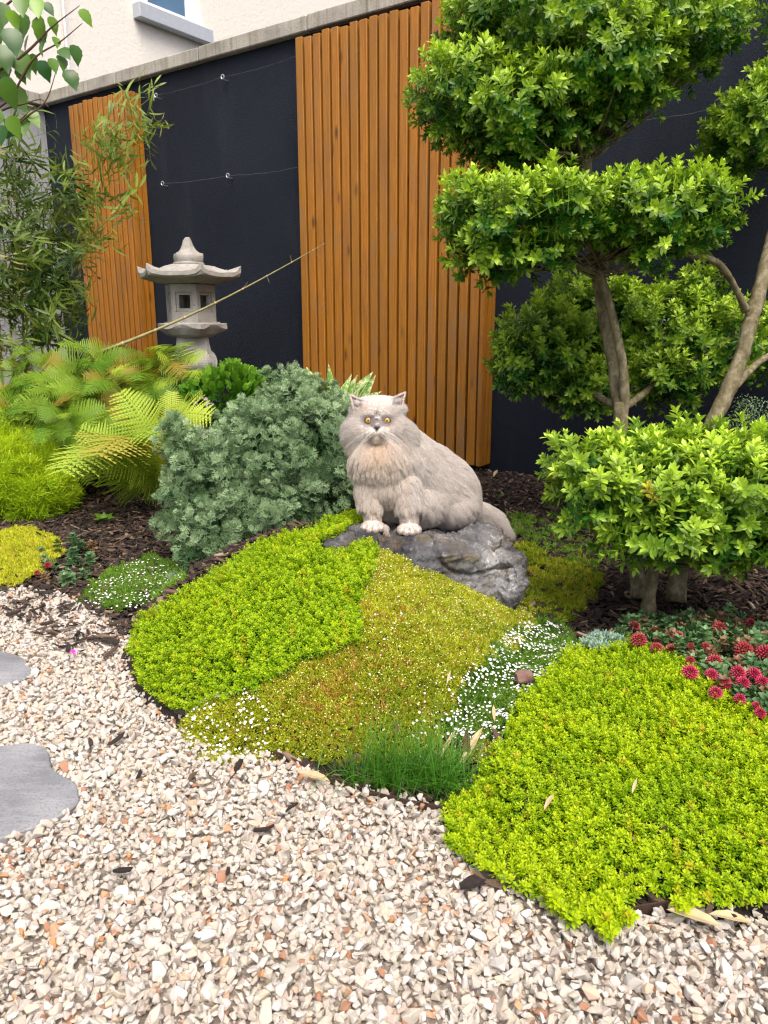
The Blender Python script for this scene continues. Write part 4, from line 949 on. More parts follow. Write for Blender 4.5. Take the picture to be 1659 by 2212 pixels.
# ears: curved triangular shells, fur-coloured outside, dusky pink inside
M['earskin'] = plain('ear_inner', (.36, .25, .215, 1), .8, .2, .3, 220, .35)
M['earback'] = plain('ear_outer', (.66, .60, .55, 1), .9, .2, .5, 300, .2)
def surf0(px, py, dflt):
    d_ = Vector(ray(px, py)).normalized(); h_ = cat_bvh.ray_cast(Vector(O0), d_); return h_[0] if h_[0] else Vector(CP(px, py, dflt))
for tip_, inn, out_ in (((758, 856), (787, 867), (767, 886)), ((874, 850), (844, 864), (866, 883))):
    A_ = Vector(CP(*tip_, -.060)); B1 = surf0(*inn, -.06) + Vector((0, -.004, 0)); B2 = surf0(*out_, -.05) + Vector((0, -.006, 0)); back = Vector((0, .030, -.004)); n = 7; Vf = []; 
    for i in range(n + 1):
        t = i / n
        for j in range(n + 1):
            q = j / n; e0 = B1.lerp(B2, q); p = e0.lerp(A_, t); bow = math.sin(math.pi * q) * (1 - t) ; Vf.append(p + back * bow * .75)
    Fq = [(i * (n + 1) + j, i * (n + 1) + j + 1, (i + 1) * (n + 1) + j + 1, (i + 1) * (n + 1) + j) for i in range(n) for j in range(n)]
    me = meshof('ear', Vf, Fq, M['earskin'], True); eo = obj('ear', me, cat)
    Vb = [v_ + Vector((0, .0035, .0015)) + Vector((0, .004, 0)) * math.sin(math.pi * (k % (n + 1)) / n) for k, v_ in enumerate(Vf)]
    obj('ear_back', meshof('ear_back', Vb, Fq, M['earback'], True), eo)
    # fur fringe on the rims, across the opening and behind
    ns = 1500; tt = rng.random(ns) ** 1.3; qq = rng.choice([0, 1, 2, 3], ns, p=[.38, .2, .30, .12]); Pr = np.empty((ns, 3)); Dr = np.empty((ns, 3)); Lr = np.empty(ns)
    a_, b1, b2 = np.array(A_), np.array(B1), np.array(B2); cx_ = (b1 + b2) / 2; outw = a_ - cx_; outw /= np.linalg.norm(outw)
    for k in range(ns):
        t = tt[k]
        if qq[k] == 0: Pr[k] = b1 * (1 - t) + a_ * t; Dr[k] = outw * .7 + np.array([0, -.1, .3]); Lr[k] = .007
        elif qq[k] == 1: Pr[k] = b2 * (1 - t) + a_ * t; Dr[k] = outw * .8 + np.array([0, -.1, -.1]); Lr[k] = .007
        elif qq[k] == 2: q = rng.random(); e0 = b1 * (1 - q) + b2 * q; Pr[k] = e0 * (1 - t * .8) + a_ * t * .8 + np.array([0, .025 * math.sin(math.pi * q) * (1 - t * .8), 0]) + np.array([0, .006, .001]); Dr[k] = outw * .8 + np.array([0, .5, .2]); Lr[k] = .010
        else: Pr[k] = b1 * .75 + b2 * .25 + (a_ - b1) * t * .3; Dr[k] = outw * .5 + (b2 - b1) * 12 * rng.uniform(.2, .9) + np.array([0, -.4, 0]); Lr[k] = .016
    Dr += rng.normal(0, .18, (ns, 3)); Dr /= np.linalg.norm(Dr, axis=1, keepdims=True); Lr *= rng.uniform(.6, 1.3, ns)
    EXTRA = globals().setdefault('EXTRA', []); EXTRA.append((Pr[:, None, :] + Dr[:, None, :] * (np.linspace(0, 1, 7)[None, :, None] * Lr[:, None, None])))
ex = np.concatenate(EXTRA).astype(np.float32); hc = bpy.data.hair_curves.new('ear_fur'); hc.add_curves([7] * len(ex)); hc.attributes['position'].data.foreach_set('vector', ex.ravel())
ra = hc.attributes.new('radius', 'FLOAT', 'POINT') if 'radius' not in hc.attributes else hc.attributes['radius']; ra.data.foreach_set('value', np.tile((np.array([1, 1, .95, .85, .7, .5, .18]) * .00040).astype(np.float32), len(ex)))
a = hc.attributes.new('tone', 'FLOAT', 'CURVE'); a.data.foreach_set('value', rng.uniform(.5, 1, len(ex)).astype(np.float32)); hc.materials.append(M['fur']); obj('ear_fur', hc, cat)
# eyes, nose, whiskers
m = NT('amber_eye'); tp = m.attr('tip'); m.color(m.ramp(tp, [(0, (.50, .33, .035, 1)), (.7, (.48, .29, .03, 1)), (.86, (.42, .20, .02, 1)), (.93, (.02, .014, .01, 1))])); m.rough(.08); m.b.inputs['Specular IOR Level'].default_value = .6
m.b.inputs['Coat Weight'].default_value = .5; M['eye'] = m.m
m = NT('pupil_black'); m.color((.008, .006, .006, 1)); m.rough(.08); M['pupil'] = m.m
M['nose'] = plain('grey_nose', (.24, .235, .26, 1), .35, .5, .2, 300, .2)
M['nostril'] = plain('dark_nostril', (.05, .028, .03, 1), .4, .4)
def surf(px, py):
    d_ = Vector(ray(px, py)).normalized(); h_ = cat_bvh.ray_cast(Vector(O0), d_); return h_[0], d_
for ex_, ey_ in ((795.5, 908), (836, 908.5)):
    p, dr = surf(ex_, ey_); er = .0114; c = p + dr * .0080; face = -dr
    look = (face + Vector((0, 0, -.02))).normalized(); x_, y_, n_ = frame(look)
    bm = bmesh.new(); bmesh.ops.create_uvsphere(bm, u_segments=32, v_segments=20, radius=er)
    T_ = []; ang = []
    for v2 in bm.verts: ang.append(math.acos(max(-1, min(1, v2.co.z / er)))); v2.co = c + x_ * v2.co.x + y_ * v2.co.y + n_ * v2.co.z
    me = bpy.data.meshes.new('eye'); bm.to_mesh(me); bm.free(); a = me.attributes.new('tip', 'FLOAT', 'POINT'); a.data.foreach_set('value', [min(1, t / 1.38) for t in ang])
    me.materials.append(M['eye']); me.polygons.foreach_set('use_smooth', [True] * len(me.polygons)); eo = obj('eye', me, cat)
    mb = MB(); V = [];  # slit pupil lying on the eyeball
    for i in range(20):
        a = i / 20 * 2 * math.pi; q = x_ * (math.cos(a) * .0020) + y_ * (math.sin(a) * .0070); q = q + n_ * (math.sqrt(er ** 2 - q.length ** 2) + .0003); V.append(c + q)
    V.append(c + n_ * (er + .0004)); mb.add(V, [(i, (i + 1) % 20, 20) for i in range(20)]); obj('pupil', mb.mesh('pupil', M['pupil']), eo)
    mb = MB(); pts = []
    for i in range(25):
        a = i / 24 * 2 * math.pi; q = x_ * (math.cos(a) * .0098) + y_ * (math.sin(a) * (.0092 if math.sin(a) < 0 else .0078)); pts.append(c + q + n_ * (.0066))
    tube(mb, pts, [.0021] * 25, 8); obj('eyelid', mb.mesh('eyelid', M['nostril'], True), cat)
p, dr = surf(814, 920); mb = MB(); bm = bmesh.new()
x_, y_, n_ = frame(-dr)
ell(bm, p + dr * .003 + Vector((0, 0, .001)), (.0085, .007, .0062)); bm_obj('nose', bm, M['nose'], cat, True)
q = p - dr * .0052 + Vector((0, 0, -.0062)); V = [q + Vector((-.0085, .003, .0028)), q + Vector((0, -.001, .0012)), q + Vector((.0085, .003, .0028)), q + Vector((.003, .001, -.004)), q + Vector((0, .001, -.009)), q + Vector((-.003, .001, -.004))]
mb.add(V + [v2 + dr * .004 for v2 in V], [(0, 1, 4, 5), (1, 2, 3, 4)][:0] + [(5, 4, 3, 2, 1, 0), (6, 7, 8, 9, 10, 11)] + [(i, (i + 1) % 6, (i + 1) % 6 + 6, i + 6) for i in range(6)]); obj('nostril', mb.mesh('nostril', M['nostril']), cat)
for sg in (-1, 1):
    for k in range(7):
        p, dr = surf(814 + sg * (8 + k % 3 * 4), 929 + k * 1.6); e = Vector(CP(814 + sg * (46 + k % 4 * 9), 946 + k * 8, -.115))
        mb = MB(); P = smoothpath([(*p,), (*(p.lerp(e, .5) + Vector((0, -.012, .006))),), (*e,)], 6); tube(mb, P, list(np.linspace(.0004, .00015, len(P))), 4); obj('whisker', mb.mesh('whisker', M['white']), cat)

# ------------------------------------------------------------------ stone lantern
LD = 4.6; LX, LY, _ = D(415, 700, LD); LZ = lambda y: float(D(415, y, LD)[2]); LK = LD / 1660
lan = empty('stone_lantern', (LX, LY, float(hgt(LX, LY))), 'grey hexagonal stone garden lantern with upturned roof in front of the dark wall', 'lantern')
HROT = R(-4)
def hexring(r_, z, lift=0.0, hexy=1.0, peak=0.0, seg=12):
    out = []
    for i in range(6 * seg):
        a = i / (6 * seg) * 2 * math.pi; k = (a % (math.pi / 3)) - math.pi / 6; hr = math.cos(math.pi / 6) / math.cos(k)
        rr = r_ * (hexy * hr + (1 - hexy)); cc = abs(k) / (math.pi / 6)
        out.append(Vector((LX + rr * math.cos(a + HROT), LY + rr * math.sin(a + HROT), z + lift * cc ** 3 + peak * max(0, cc - .86) / .14)))
    return out
def loft(rings, name, mat, parent, smooth=False, wob=.0018):
    V = []; Fc = []; n = len(rings[0])
    for r_ in rings:
        for p in r_: V.append(p + Vector((mnoise.noise(p * 25), mnoise.noise(p * 25 + Vector((5, 0, 0))), mnoise.noise(p * 25 + Vector((0, 9, 0))))) * wob * 2)
    for i in range(len(rings) - 1):
        for k in range(n): Fc.append((i * n + k, i * n + (k + 1) % n, (i + 1) * n + (k + 1) % n, (i + 1) * n + k))
    Fc.append(tuple(range(n))[::-1]); Fc.append(tuple((len(rings) - 1) * n + k for k in range(n)))
    return obj(name, meshof(name, V, Fc, mat, smooth), parent)
z = LZ
loft([hexring(.080, z(576), 0, .3), hexring(.092, z(574), 0, .3), hexring(.092, z(570.5), 0, .3), hexring(.080, z(569), 0, .3), hexring(.088, z(566), 0, .4), hexring(.090, z(558), .002, .5), hexring(.088, z(554), .008, .6), hexring(.066, z(550), .004, .5), hexring(.046, z(543), 0, .4), hexring(.033, z(534), 0, .2), hexring(.024, z(524), 0, 0), hexring(.015, z(518.5), 0, 0), hexring(.009, z(517), 0, 0), hexring(.001, z(516.5), 0, 0)], 'finial', M['lstone'], lan, True)
loft([hexring(.13, z(616), 0), hexring(.20, z(613), .004), hexring(.300, z(605), .012), hexring(.312, z(602), .022, 1, .008), hexring(.312, z(594), .028, 1, .018), hexring(.296, z(593), .026, 1, .013), hexring(.258, z(593), .020, .95, .006), hexring(.225, z(590), .010, .8), hexring(.19, z(584), .003, .6), hexring(.15, z(578), 0, .4), hexring(.11, z(575), 0, .3), hexring(.05, z(574), 0, .3)], 'roof', M['lstone'], lan)
# light chamber: six framed faces with open windows
mb = MB(); zb, zt = z(697), z(617); rc = .148; ap = rc * math.cos(math.pi / 6)
for i in range(6):
    a = i * math.pi / 3 + math.pi / 6 + HROT; nd = Vector((math.cos(a), math.sin(a), 0)); td = Vector((-nd.y, nd.x, 0)); Rm = Matrix((td, nd, Vector((0, 0, 1)))).transposed()
    cc = Vector((LX, LY, 0)) + nd * (ap - .014); hw = rc / 2; H_ = zt - zb
    box(mb, cc + Vector((0, 0, zb + H_ * .14)), (hw - .004, .014, H_ * .14), Rm); box(mb, cc + Vector((0, 0, zt - H_ * .10)), (hw - .004, .0138, H_ * .10), Rm)
    for sg in (-1, 1): box(mb, cc + td * (sg * (hw - .014)) + Vector((0, 0, zb + H_ * .54)), (.0105, .0137, H_ * .255), Rm)
    ci = cc - nd * .007
    box(mb, ci + Vector((0, 0, zb + H_ * .33)), (hw - .025, .010, H_ * .045), Rm); box(mb, ci + Vector((0, 0, zb + H_ * .76)), (hw - .025, .0102, H_ * .035), Rm)
    for sg in (-1, 1): box(mb, ci + td * (sg * (hw - .032)) + Vector((0, 0, zb + H_ * .55)), (.009, .0101, H_ * .18), Rm)
    a2 = i * math.pi / 3 + HROT; pc = Vector((LX + (rc - .008) * math.cos(a2), LY + (rc - .008) * math.sin(a2), (zb + zt) / 2)); tube(mb, [pc - Vector((0, 0, H_ / 2 - .001)), pc + Vector((0, 0, H_ / 2 - .001))], [.0095] * 2, 8)
obj('light_chamber', mb.mesh('light_chamber', M['lstone']), lan)
def scallop(r_, z_, d_): 
    out = hexring(r_, z_)
    return [p - Vector((0, 0, -d_ * (.5 - .5 * math.cos((i % 12) / 12 * 2 * math.pi)))) for i, p in enumerate(out)]
loft([hexring(.125, z(728), 0, .5), hexring(.165, z(722), 0, .7), scallop(.205, z(713), .016), scallop(.213, z(711), .026), hexring(.213, z(700), 0), hexring(.208, z(698.5), 0), hexring(.172, z(698.3), 0), hexring(.170, z(695.8), 0), hexring(.10, z(695.6), 0)], 'platform', M['lstone'], lan)
zg = float(hgt(LX, LY))
for i in range(4):
    a = R(-78) + i * math.pi / 2; nd = Vector((math.cos(a), math.sin(a), 0)); td = Vector((-nd.y, nd.x, 0)); O_ = Vector((LX, LY, 0)); mb = MB(); hw = .082
    def prof(pts, hw_):
        V = [O_ + nd * r_ + td * (-hw_) + Vector((0, 0, zz)) for r_, zz in pts] + [O_ + nd * r_ + td * hw_ + Vector((0, 0, zz)) for r_, zz in pts]; n = len(pts)
        mb.add(V, [tuple(range(n))[::-1], tuple(range(n, 2 * n))] + [(k, (k + 1) % n, n + (k + 1) % n, n + k) for k in range(n)])
    z0 = z(728) - .001; zc = z(782)
    top = [(.02, z0), (.092, z0), (.094, z0 - .03)]; arc = [(.075 + .062 * math.cos(t), zc + .062 * 1.15 * math.sin(t)) for t in np.linspace(1.1, -1.75, 14)]
    low = [(.045, zc - .06), (.060, zc - .12), (.085, zc - .22), (.14, zc - .36), (.20, zg - .02), (.13, zg - .02), (.08, zc - .36), (.03, zc - .22), (.01, zc - .1)]
    prof(top + arc + low, hw)
    for sg in (-1, 1):
        for rr, ex in ((.05, .010), (.034, .020), (.017, .027)):
            cc = O_ + nd * .075 + td * (sg * hw) + Vector((0, 0, zc)); tube(mb, [cc - td * sg * .004, cc + td * (sg * ex)], [rr, rr * .94], 18)
    obj('leg', mb.mesh('leg', M['lstone']), lan)

# ------------------------------------------------------------------ plants built from ellipsoid clumps
def clumps(ells, dens, inner=.25, dip=.0, upb=.5, size=1.0, tintf=None, zmin=None, seed=0, ujit=.25, margin=0.0, bumpy=.10):
    """ells: (px, py, depth, rx_px, ry_px, rdepth_m). Returns points on and inside the crown, their directions, tints"""
    P = []; N = []; Tt = []
    E_ = [(D(a, b, c), np.array([max(d * c / F - margin, .35 * d * c / F), max(f - margin, .3 * f), max(e * c / F - margin, .35 * e * c / F)])) for a, b, c, d, e, f in ells]
    for i, (c, r_) in enumerate(E_):
        area = 4 * math.pi * ((r_[0] * r_[1]) ** 1.6 / 3 + (r_[0] * r_[2]) ** 1.6 / 3 + (r_[1] * r_[2]) ** 1.6 / 3) ** (1 / 1.6); n = int(area * dens)
        d = rng.normal(0, 1, (n, 3)); d /= np.linalg.norm(d, axis=1, keepdims=True)
        bump = 1 + bumpy * np.sin(d[:, 0] * 7 + i) * np.sin(d[:, 2] * 8 + 2 * i + seed)
        rad = np.where(rng.random(n) < inner, rng.uniform(.45, .85, n), rng.uniform(.86, 1.06, n)) * bump
        p = c + d * r_ * rad[:, None]; nn = d / r_; nn /= np.linalg.norm(nn, axis=1, keepdims=True)
        ok = np.ones(n, bool)
        for j, (c2, r2) in enumerate(E_):
            if j != i: ok &= np.sum(((p - c2) / r2) ** 2, 1) > .62
        t = tintf(p, d, rad) if tintf else 0 * rad
        P.append(p[ok]); N.append(nn[ok]); Tt.append((t)[ok])
    P = np.concatenate(P); N = np.concatenate(N); T = np.concatenate(Tt)
    N2 = N + np.array([[0, 0, upb]]) + rng.normal(0, ujit, N.shape)
    if zmin is not None: k = P[:, 2] > zmin; P, N, N2, T = P[k], N[k], N2[k], T[k]
    return P, eulers(N2, rng.uniform(0, 6.28, len(P))), size * rng.uniform(.75, 1.2, len(P)), T, N
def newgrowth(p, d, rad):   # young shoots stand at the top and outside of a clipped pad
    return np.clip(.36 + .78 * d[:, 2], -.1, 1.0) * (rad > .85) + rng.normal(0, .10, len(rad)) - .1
def branch(parent, name, pts, mat=None, sides=12, wob=.22):
    P = smoothpath([(*D(a, b, c), r_ * (.74 if r_ > .012 and (mat is None) else 1)) for a, b, c, r_ in pts], 8); mb = MB(); tube(mb, [q[:3] for q in P], [q[3] for q in P], sides, wob=wob); return obj(name, mb.mesh(name, mat or M['bark'], True), parent)
def twigs(parent, hub, ells, n, r0, spread=.8, zlim=None):
    mb = MB(); hub = Vector(hub)
    for k in range(n):
        a, b, c, d, e, f = ells[k % len(ells)]; C0 = Vector(D(a, b, c)); dd = rng.normal(0, 1, 3); dd /= np.linalg.norm(dd)
        tgt = C0 + Vector((dd[0] * d * c / F, dd[1] * f, dd[2] * e * c / F)) * spread; mid = hub.lerp(tgt, .45) + Vector((rng.normal(0, .02), rng.normal(0, .02), -.02 + rng.normal(0, .015)))
        h0 = hub + Vector((rng.normal(0, .01), rng.normal(0, .01), rng.normal(0, .02)))
        P = smoothpath([tuple(h0), tuple(mid), tuple(tgt)], 5); tube(mb, P, list(np.linspace(r0 * rng.uniform(.6, 1), .0015, len(P))), 5, cap=False)
    return obj('branches', mb.mesh('branches', M['bark'], True), parent)

PAD1 = [(1250, 80, 2.72, 300, 135, .42), (1010, 215, 2.65, 120, 90, .28), (1110, 260, 2.62, 130, 85, .30), (1290, 165, 2.62, 155, 100, .36), (1465, 80, 2.70, 110, 85, .3), (1200, 30, 2.7, 200, 90, .3), (945, 215, 2.7, 60, 50, .14), (1200, 270, 2.66, 110, 52, .22), (1515, 60, 2.7, 66, 62, .2), (1080, 315, 2.6, 66, 36, .16)]
PAD2 = [(1090, 485, 2.42, 135, 85, .26), (1010, 455, 2.42, 58, 60, .17), (1200, 465, 2.38, 100, 58, .24), (1320, 460, 2.45, 100, 60, .25), (1420, 465, 2.42, 105, 80, .24), (1512, 470, 2.45, 70, 70, .22), (1050, 560, 2.42, 78, 52, .18), (1400, 540, 2.38, 64, 44, .16), (1160, 560, 2.4, 62, 44, .17), (1205, 410, 2.45, 50, 46, .16), (1485, 415, 2.45, 58, 48, .15), (1360, 425, 2.45, 50, 34, .15)]
PAD3 = [(1180, 755, 3.05, 110, 98, .26), (1300, 700, 3.15, 120, 85, .26), (1430, 730, 3.1, 125, 98, .28), (1550, 745, 3.0, 88, 92, .22), (1265, 835, 3.0, 100, 50, .22), (1430, 815, 3.0, 105, 56, .24), (1120, 790, 3.0, 54, 60, .18), (1500, 645, 3.1, 60, 55, .18), (1230, 650, 3.15, 55, 55, .16)]
SHRUB = [(1290, 1050, 2.12, 100, 90, .22), (1400, 1055, 2.15, 130, 105, .27), (1540, 1050, 2.15, 140, 105, .28), (1680, 1050, 2.15, 130, 115, .28), (1400, 1135, 2.08, 110, 70, .23), (1560, 1140, 2.1, 130, 72, .24), (1700, 1150, 2.1, 110, 80, .24), (1235, 1000, 2.12, 52, 50, .14), (1430, 1185, 2.05, 60, 42, .14), (1500, 965, 2.15, 46, 50, .14), (1245, 1095, 2.1, 54, 55, .16), (1360, 975, 2.15, 54, 44, .15), (1630, 1175, 2.1, 66, 50, .18)]
PADR = [(1665, 270, 2.85, 120, 90, .28), (1610, 290, 2.8, 75, 70, .2), (1700, 200, 2.9, 90, 70, .2)]
PADR2 = [(1760, 20, 2.9, 110, 60, .2)]
PADR3 = [(1700, 730, 3.1, 90, 90, .25)]
tA = empty('topiary_tree', snap(1380, 1285), 'cloud-pruned evergreen with three leafy pads on a forked trunk, nearer the timber panel', 'tree')
branch(tA, 'trunk', [(1380, 1292, 2.42, .036), (1374, 1200, 2.48, .032), (1352, 1050, 2.6, .031), (1341, 930, 2.62, .032), (1342, 870, 2.62, .034)])
branch(tA, 'trunk', [(1338, 880, 2.63, .029), (1322, 780, 2.66, .026), (1303, 690, 2.68, .024), (1292, 620, 2.66, .022), (1284, 580, 2.62, .022)])
branch(tA, 'trunk', [(1348, 900, 2.62, .018), (1349, 850, 2.60, .023), (1344, 780, 2.58, .020), (1322, 680, 2.56, .0185), (1305, 615, 2.55, .018), (1290, 578, 2.55, .017)])
branch(tA, 'trunk', [(1287, 590, 2.60, .022), (1278, 500, 2.64, .018), (1270, 420, 2.68, .020), (1268, 350, 2.70, .023), (1270, 300, 2.70, .020)])
branch(tA, 'branch', [(1284, 582, 2.56, .014), (1220, 572, 2.5, .012), (1150, 560, 2.45, .009), (1090, 520, 2.42, .006)])
branch(tA, 'branch', [(1290, 582, 2.56, .013), (1330, 560, 2.5, .011), (1390, 520, 2.44, .008), (1450, 480, 2.42, .005)])
branch(tA, 'branch', [(1350, 880, 2.63, .016), (1390, 850, 2.8, .012), (1430, 810, 2.95, .008), (1460, 760, 3.0, .005)])
branch(tA, 'branch', [(1335, 880, 2.63, .016), (1290, 855, 2.8, .012), (1240, 820, 2.95, .008), (1200, 780, 3.0, .005)])
twigs(tA, D(1268, 340, 2.70), PAD1, 90, .009, .9); twigs(tA, D(1287, 575, 2.54), PAD2, 50, .006, .8); twigs(tA, D(1350, 860, 2.9), PAD3, 40, .006, .8)
def crown(parent, ells, dens, nparts, upb=.55, seed=0, tf=newgrowth, size=1.0, inner=.3):
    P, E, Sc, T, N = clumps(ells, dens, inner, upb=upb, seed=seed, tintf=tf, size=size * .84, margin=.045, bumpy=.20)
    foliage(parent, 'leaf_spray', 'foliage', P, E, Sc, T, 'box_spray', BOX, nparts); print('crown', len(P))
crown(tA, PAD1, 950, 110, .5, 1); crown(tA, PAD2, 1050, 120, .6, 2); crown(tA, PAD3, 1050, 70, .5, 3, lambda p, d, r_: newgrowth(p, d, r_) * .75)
tB = empty('topiary_tree', snap(1462, 1292), 'thicker-stemmed cloud-pruned evergreen at the right edge with a side branch curving left', 'tree')
branch(tB, 'trunk', [(1462, 1300, 2.40, .042), (1470, 1180, 2.46, .038), (1505, 1020, 2.55, .034), (1535, 925, 2.6, .034), (1570, 850, 2.62, .036), (1605, 760, 2.64, .033), (1622, 690, 2.64, .036)])
branch(tB, 'trunk', [(1620, 700, 2.64, .035), (1640, 630, 2.66, .032), (1662, 540, 2.7, .030), (1690, 430, 2.75, .027), (1700, 300, 2.8, .02)])
branch(tB, 'branch', [(1612, 672, 2.62, .020), (1590, 625, 2.58, .0135), (1562, 580, 2.52, .0115), (1530, 558, 2.48, .010), (1490, 550, 2.46, .009), (1440, 530, 2.44, .006)])
branch(tB, 'branch', [(1580, 845, 2.63, .016), (1630, 790, 2.75, .012), (1690, 750, 2.9, .009)])
twigs(tB, D(1700, 330, 2.8), PADR, 24, .007); twigs(tB, D(1690, 750, 2.95), PADR3, 12, .006)
crown(tB, PADR, 1000, 60, .4, 5, lambda p, d, r_: newgrowth(p, d, r_) * .6); crown(tB, PADR2, 600, 4, .4, 6, lambda p, d, r_: newgrowth(p, d, r_) * .5); crown(tB, PADR3, 600, 10, .4, 7, lambda p, d, r_: newgrowth(p, d, r_) * .5)
sh = empty('clipped_shrub', snap(1405, 1312), 'low broad clipped shrub with lime-green young leaves in front of the two topiary trunks', 'shrub')
branch(sh, 'stem', [(1400, 1318, 2.28, .030), (1404, 1280, 2.25, .024), (1412, 1230, 2.22, .022), (1425, 1150, 2.18, .018)])
twigs(sh, D(1420, 1200, 2.2), SHRUB, 60, .008, .85)
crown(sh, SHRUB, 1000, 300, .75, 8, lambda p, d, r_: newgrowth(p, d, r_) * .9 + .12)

# wormwood
wo = empty('wormwood_bush', snap(560, 1190), 'large silvery grey-green feathery bush directly left of the cat', 'bush')
WB = [(565, 995, 2.98, 130, 118, .28), (650, 898, 3.05, 98, 76, .24), (460, 1035, 2.92, 98, 98, .24), (690, 985, 2.95, 95, 130, .24), (475, 1150, 2.78, 85, 75, .2), (710, 1070, 2.9, 75, 75, .2), (590, 1100, 2.85, 120, 75, .24), (425, 1205, 2.68, 45, 40, .1), (385, 960, 2.9, 45, 50, .12), (610, 838, 3.05, 46, 32, .12), (380, 1100, 2.82, 45, 60, .14), (545, 915, 3.0, 62, 52, .18)]
P, E, Sc, T, N = clumps(WB, 720, .35, upb=.45, size=1.05, margin=.035, bumpy=.24, tintf=lambda p, d, r_: np.clip(.28 + .45 * d[:, 2], -.1, .8) * (r_ > .85) + rng.normal(0, .12, len(r_)), ujit=.3)
foliage(wo, 'leaf_spray', 'foliage', P, E, Sc, T, 'worm_spray', WORM, 300); print('worm', len(P))
twigs(wo, snap(560, 1180), WB, 70, .006, .85)
# conifer ball
th = empty('conifer_ball', snap(490, 950), 'bright green rounded dwarf conifer in front of the lantern foot', 'shrub')
P, E, Sc, T, N = clumps([(490, 858, 3.95, 100, 72, .24), (440, 865, 3.95, 55, 50, .15), (540, 855, 3.95, 58, 50, .15)], 2300, .25, upb=.35, size=.72, margin=.05, tintf=lambda p, d, r_: np.clip(.15 + .5 * d[:, 2], -.1, .8) * (r_ > .85) + rng.normal(0, .08, len(r_)), ujit=.3)
foliage(th, 'leaf_spray', 'foliage', P, E, Sc, T, 'thuja', THU, 120)
# thread-leaved yellow plant at the left edge
ty = empty('thread_leaf_plant', snap(30, 1110), 'mound of thread-fine yellow-green foliage at the left edge below the ferns', 'plant')
P, E, Sc, T, N = clumps([(30, 1045, 3.55, 100, 90, .3), (90, 1070, 3.5, 60, 60, .2), (-40, 1000, 3.6, 100, 100, .3), (10, 990, 3.6, 80, 60, .2)], 2600, .3, upb=.6, size=1.0, tintf=lambda p, d, r_: np.clip(.3 + .5 * d[:, 2], 0, .9) + rng.normal(0, .12, len(r_)), ujit=.35)
scatter('foliage', P, E, Sc, T, 'thread', THREAD, ty)
k = rng.choice(len(P), 40); scatter('yellow_buttons', P[k] + N[k] * .07, E[k], Sc[k] * 2.4, Sc[k] * 0 + 1, 'seed_bud', BUD, ty)

# ------------------------------------------------------------------ ferns
def frond_to(parent, B, T_, meshes, base_len, tint, roll=0.0):
    B = Vector(B); T_ = Vector(T_); d = T_ - B; L = d.length; y = d.normalized(); z_ = Vector((rng.normal(0, .25), -.75, .8)); z_ = (z_ - y * y.dot(z_))
    z_ = z_.normalized() if z_.length > .1 else Vector((0, -1, .2)).normalized(); x_ = y.cross(z_).normalized(); z_ = x_.cross(y)
    Rm = Matrix((x_, y, z_)).transposed() @ Matrix.Rotation(roll, 3, 'Y'); s = L / (base_len * .90)
    place_parts('frond', [B], [tuple(Rm.to_euler())], [s], [tint], meshes, parent)
def fern(base, label, meshes, bl, n, L, up=(.5, 1.1), tint=(.2, .9), targets=None, group=None, toward=False):
    e = empty('fern', base, label, 'fern', group); B = Vector(base) + Vector((0, 0, .02))
    if targets:
        for a, b, c, *tt in targets: frond_to(e, B + Vector((rng.normal(0, .02), rng.normal(0, .02), 0)), D(a, b, c), meshes, bl, tt[0] if tt else rng.uniform(*tint), rng.uniform(-.2, .2))
    for k in range(n):
        az = (k * 2.4 + rng.uniform(-.4, .4)) if not toward else -1.57 + rng.normal(0, .95); el = rng.uniform(*up); l_ = L * rng.uniform(.65, 1.15)
        off = Vector((rng.normal(0, .03), rng.normal(0, .03), 0)) if not toward else Vector((rng.normal(0, .09), rng.normal(0, .06), rng.uniform(-.05, .10)))
        frond_to(e, B + off, B + off + sph(az, el) * l_, meshes, bl, rng.uniform(*tint), rng.uniform(-.5, .5))
    return e
fern(snap(330, 1088), 'golden fern with serrated yellow fronds, foremost, left of the silvery bush', FRG, .42, 4, .28, (.1, .6), (0, .35),
     [(212, 862, 3.55, .8), (128, 1052, 3.15, .75), (158, 1092, 3.05, .6), (140, 965, 3.5, .5), (175, 1000, 3.3, .7), (240, 940, 3.4, .5), (205, 1040, 3.05, .6), (330, 1010, 3.1, .5), (260, 1060, 3.0, .3)])
fern(D(385, 985, 3.75), 'small golden fern peeping over the silvery bush below the lantern', FRG, .42, 3, .2, (.1, .6), (0, .4),
     [(388, 842, 3.7, .85), (445, 872, 3.65, .85), (500, 902, 3.45, .8), (345, 890, 3.6, .5), (468, 905, 3.5, .7), (420, 900, 3.5, .5)])
FB = [(40, 905, 4.0, 26, 'yellow-green fern with browned tips at the far left'), (150, 910, 3.95, 28, 'yellow-green fern with browned tips, second from the left under the bamboo'), (265, 900, 4.05, 26, 'yellow-green fern with browned tips between the bamboo cane and the lantern'),
      (340, 850, 4.15, 20, 'fern with rusty frond tips closest to the left side of the lantern'), (-40, 880, 4.2, 18, 'fern half cut off by the left edge of the picture'), (90, 835, 4.4, 22, 'fern at the back below the bamboo stems'), (225, 840, 4.35, 20, 'fern at the back below the narrow slat panel'), (40, 950, 3.75, 22, 'low green fern above the thread-leaved plant'), (190, 950, 3.8, 20, 'low green fern behind the golden fern')]
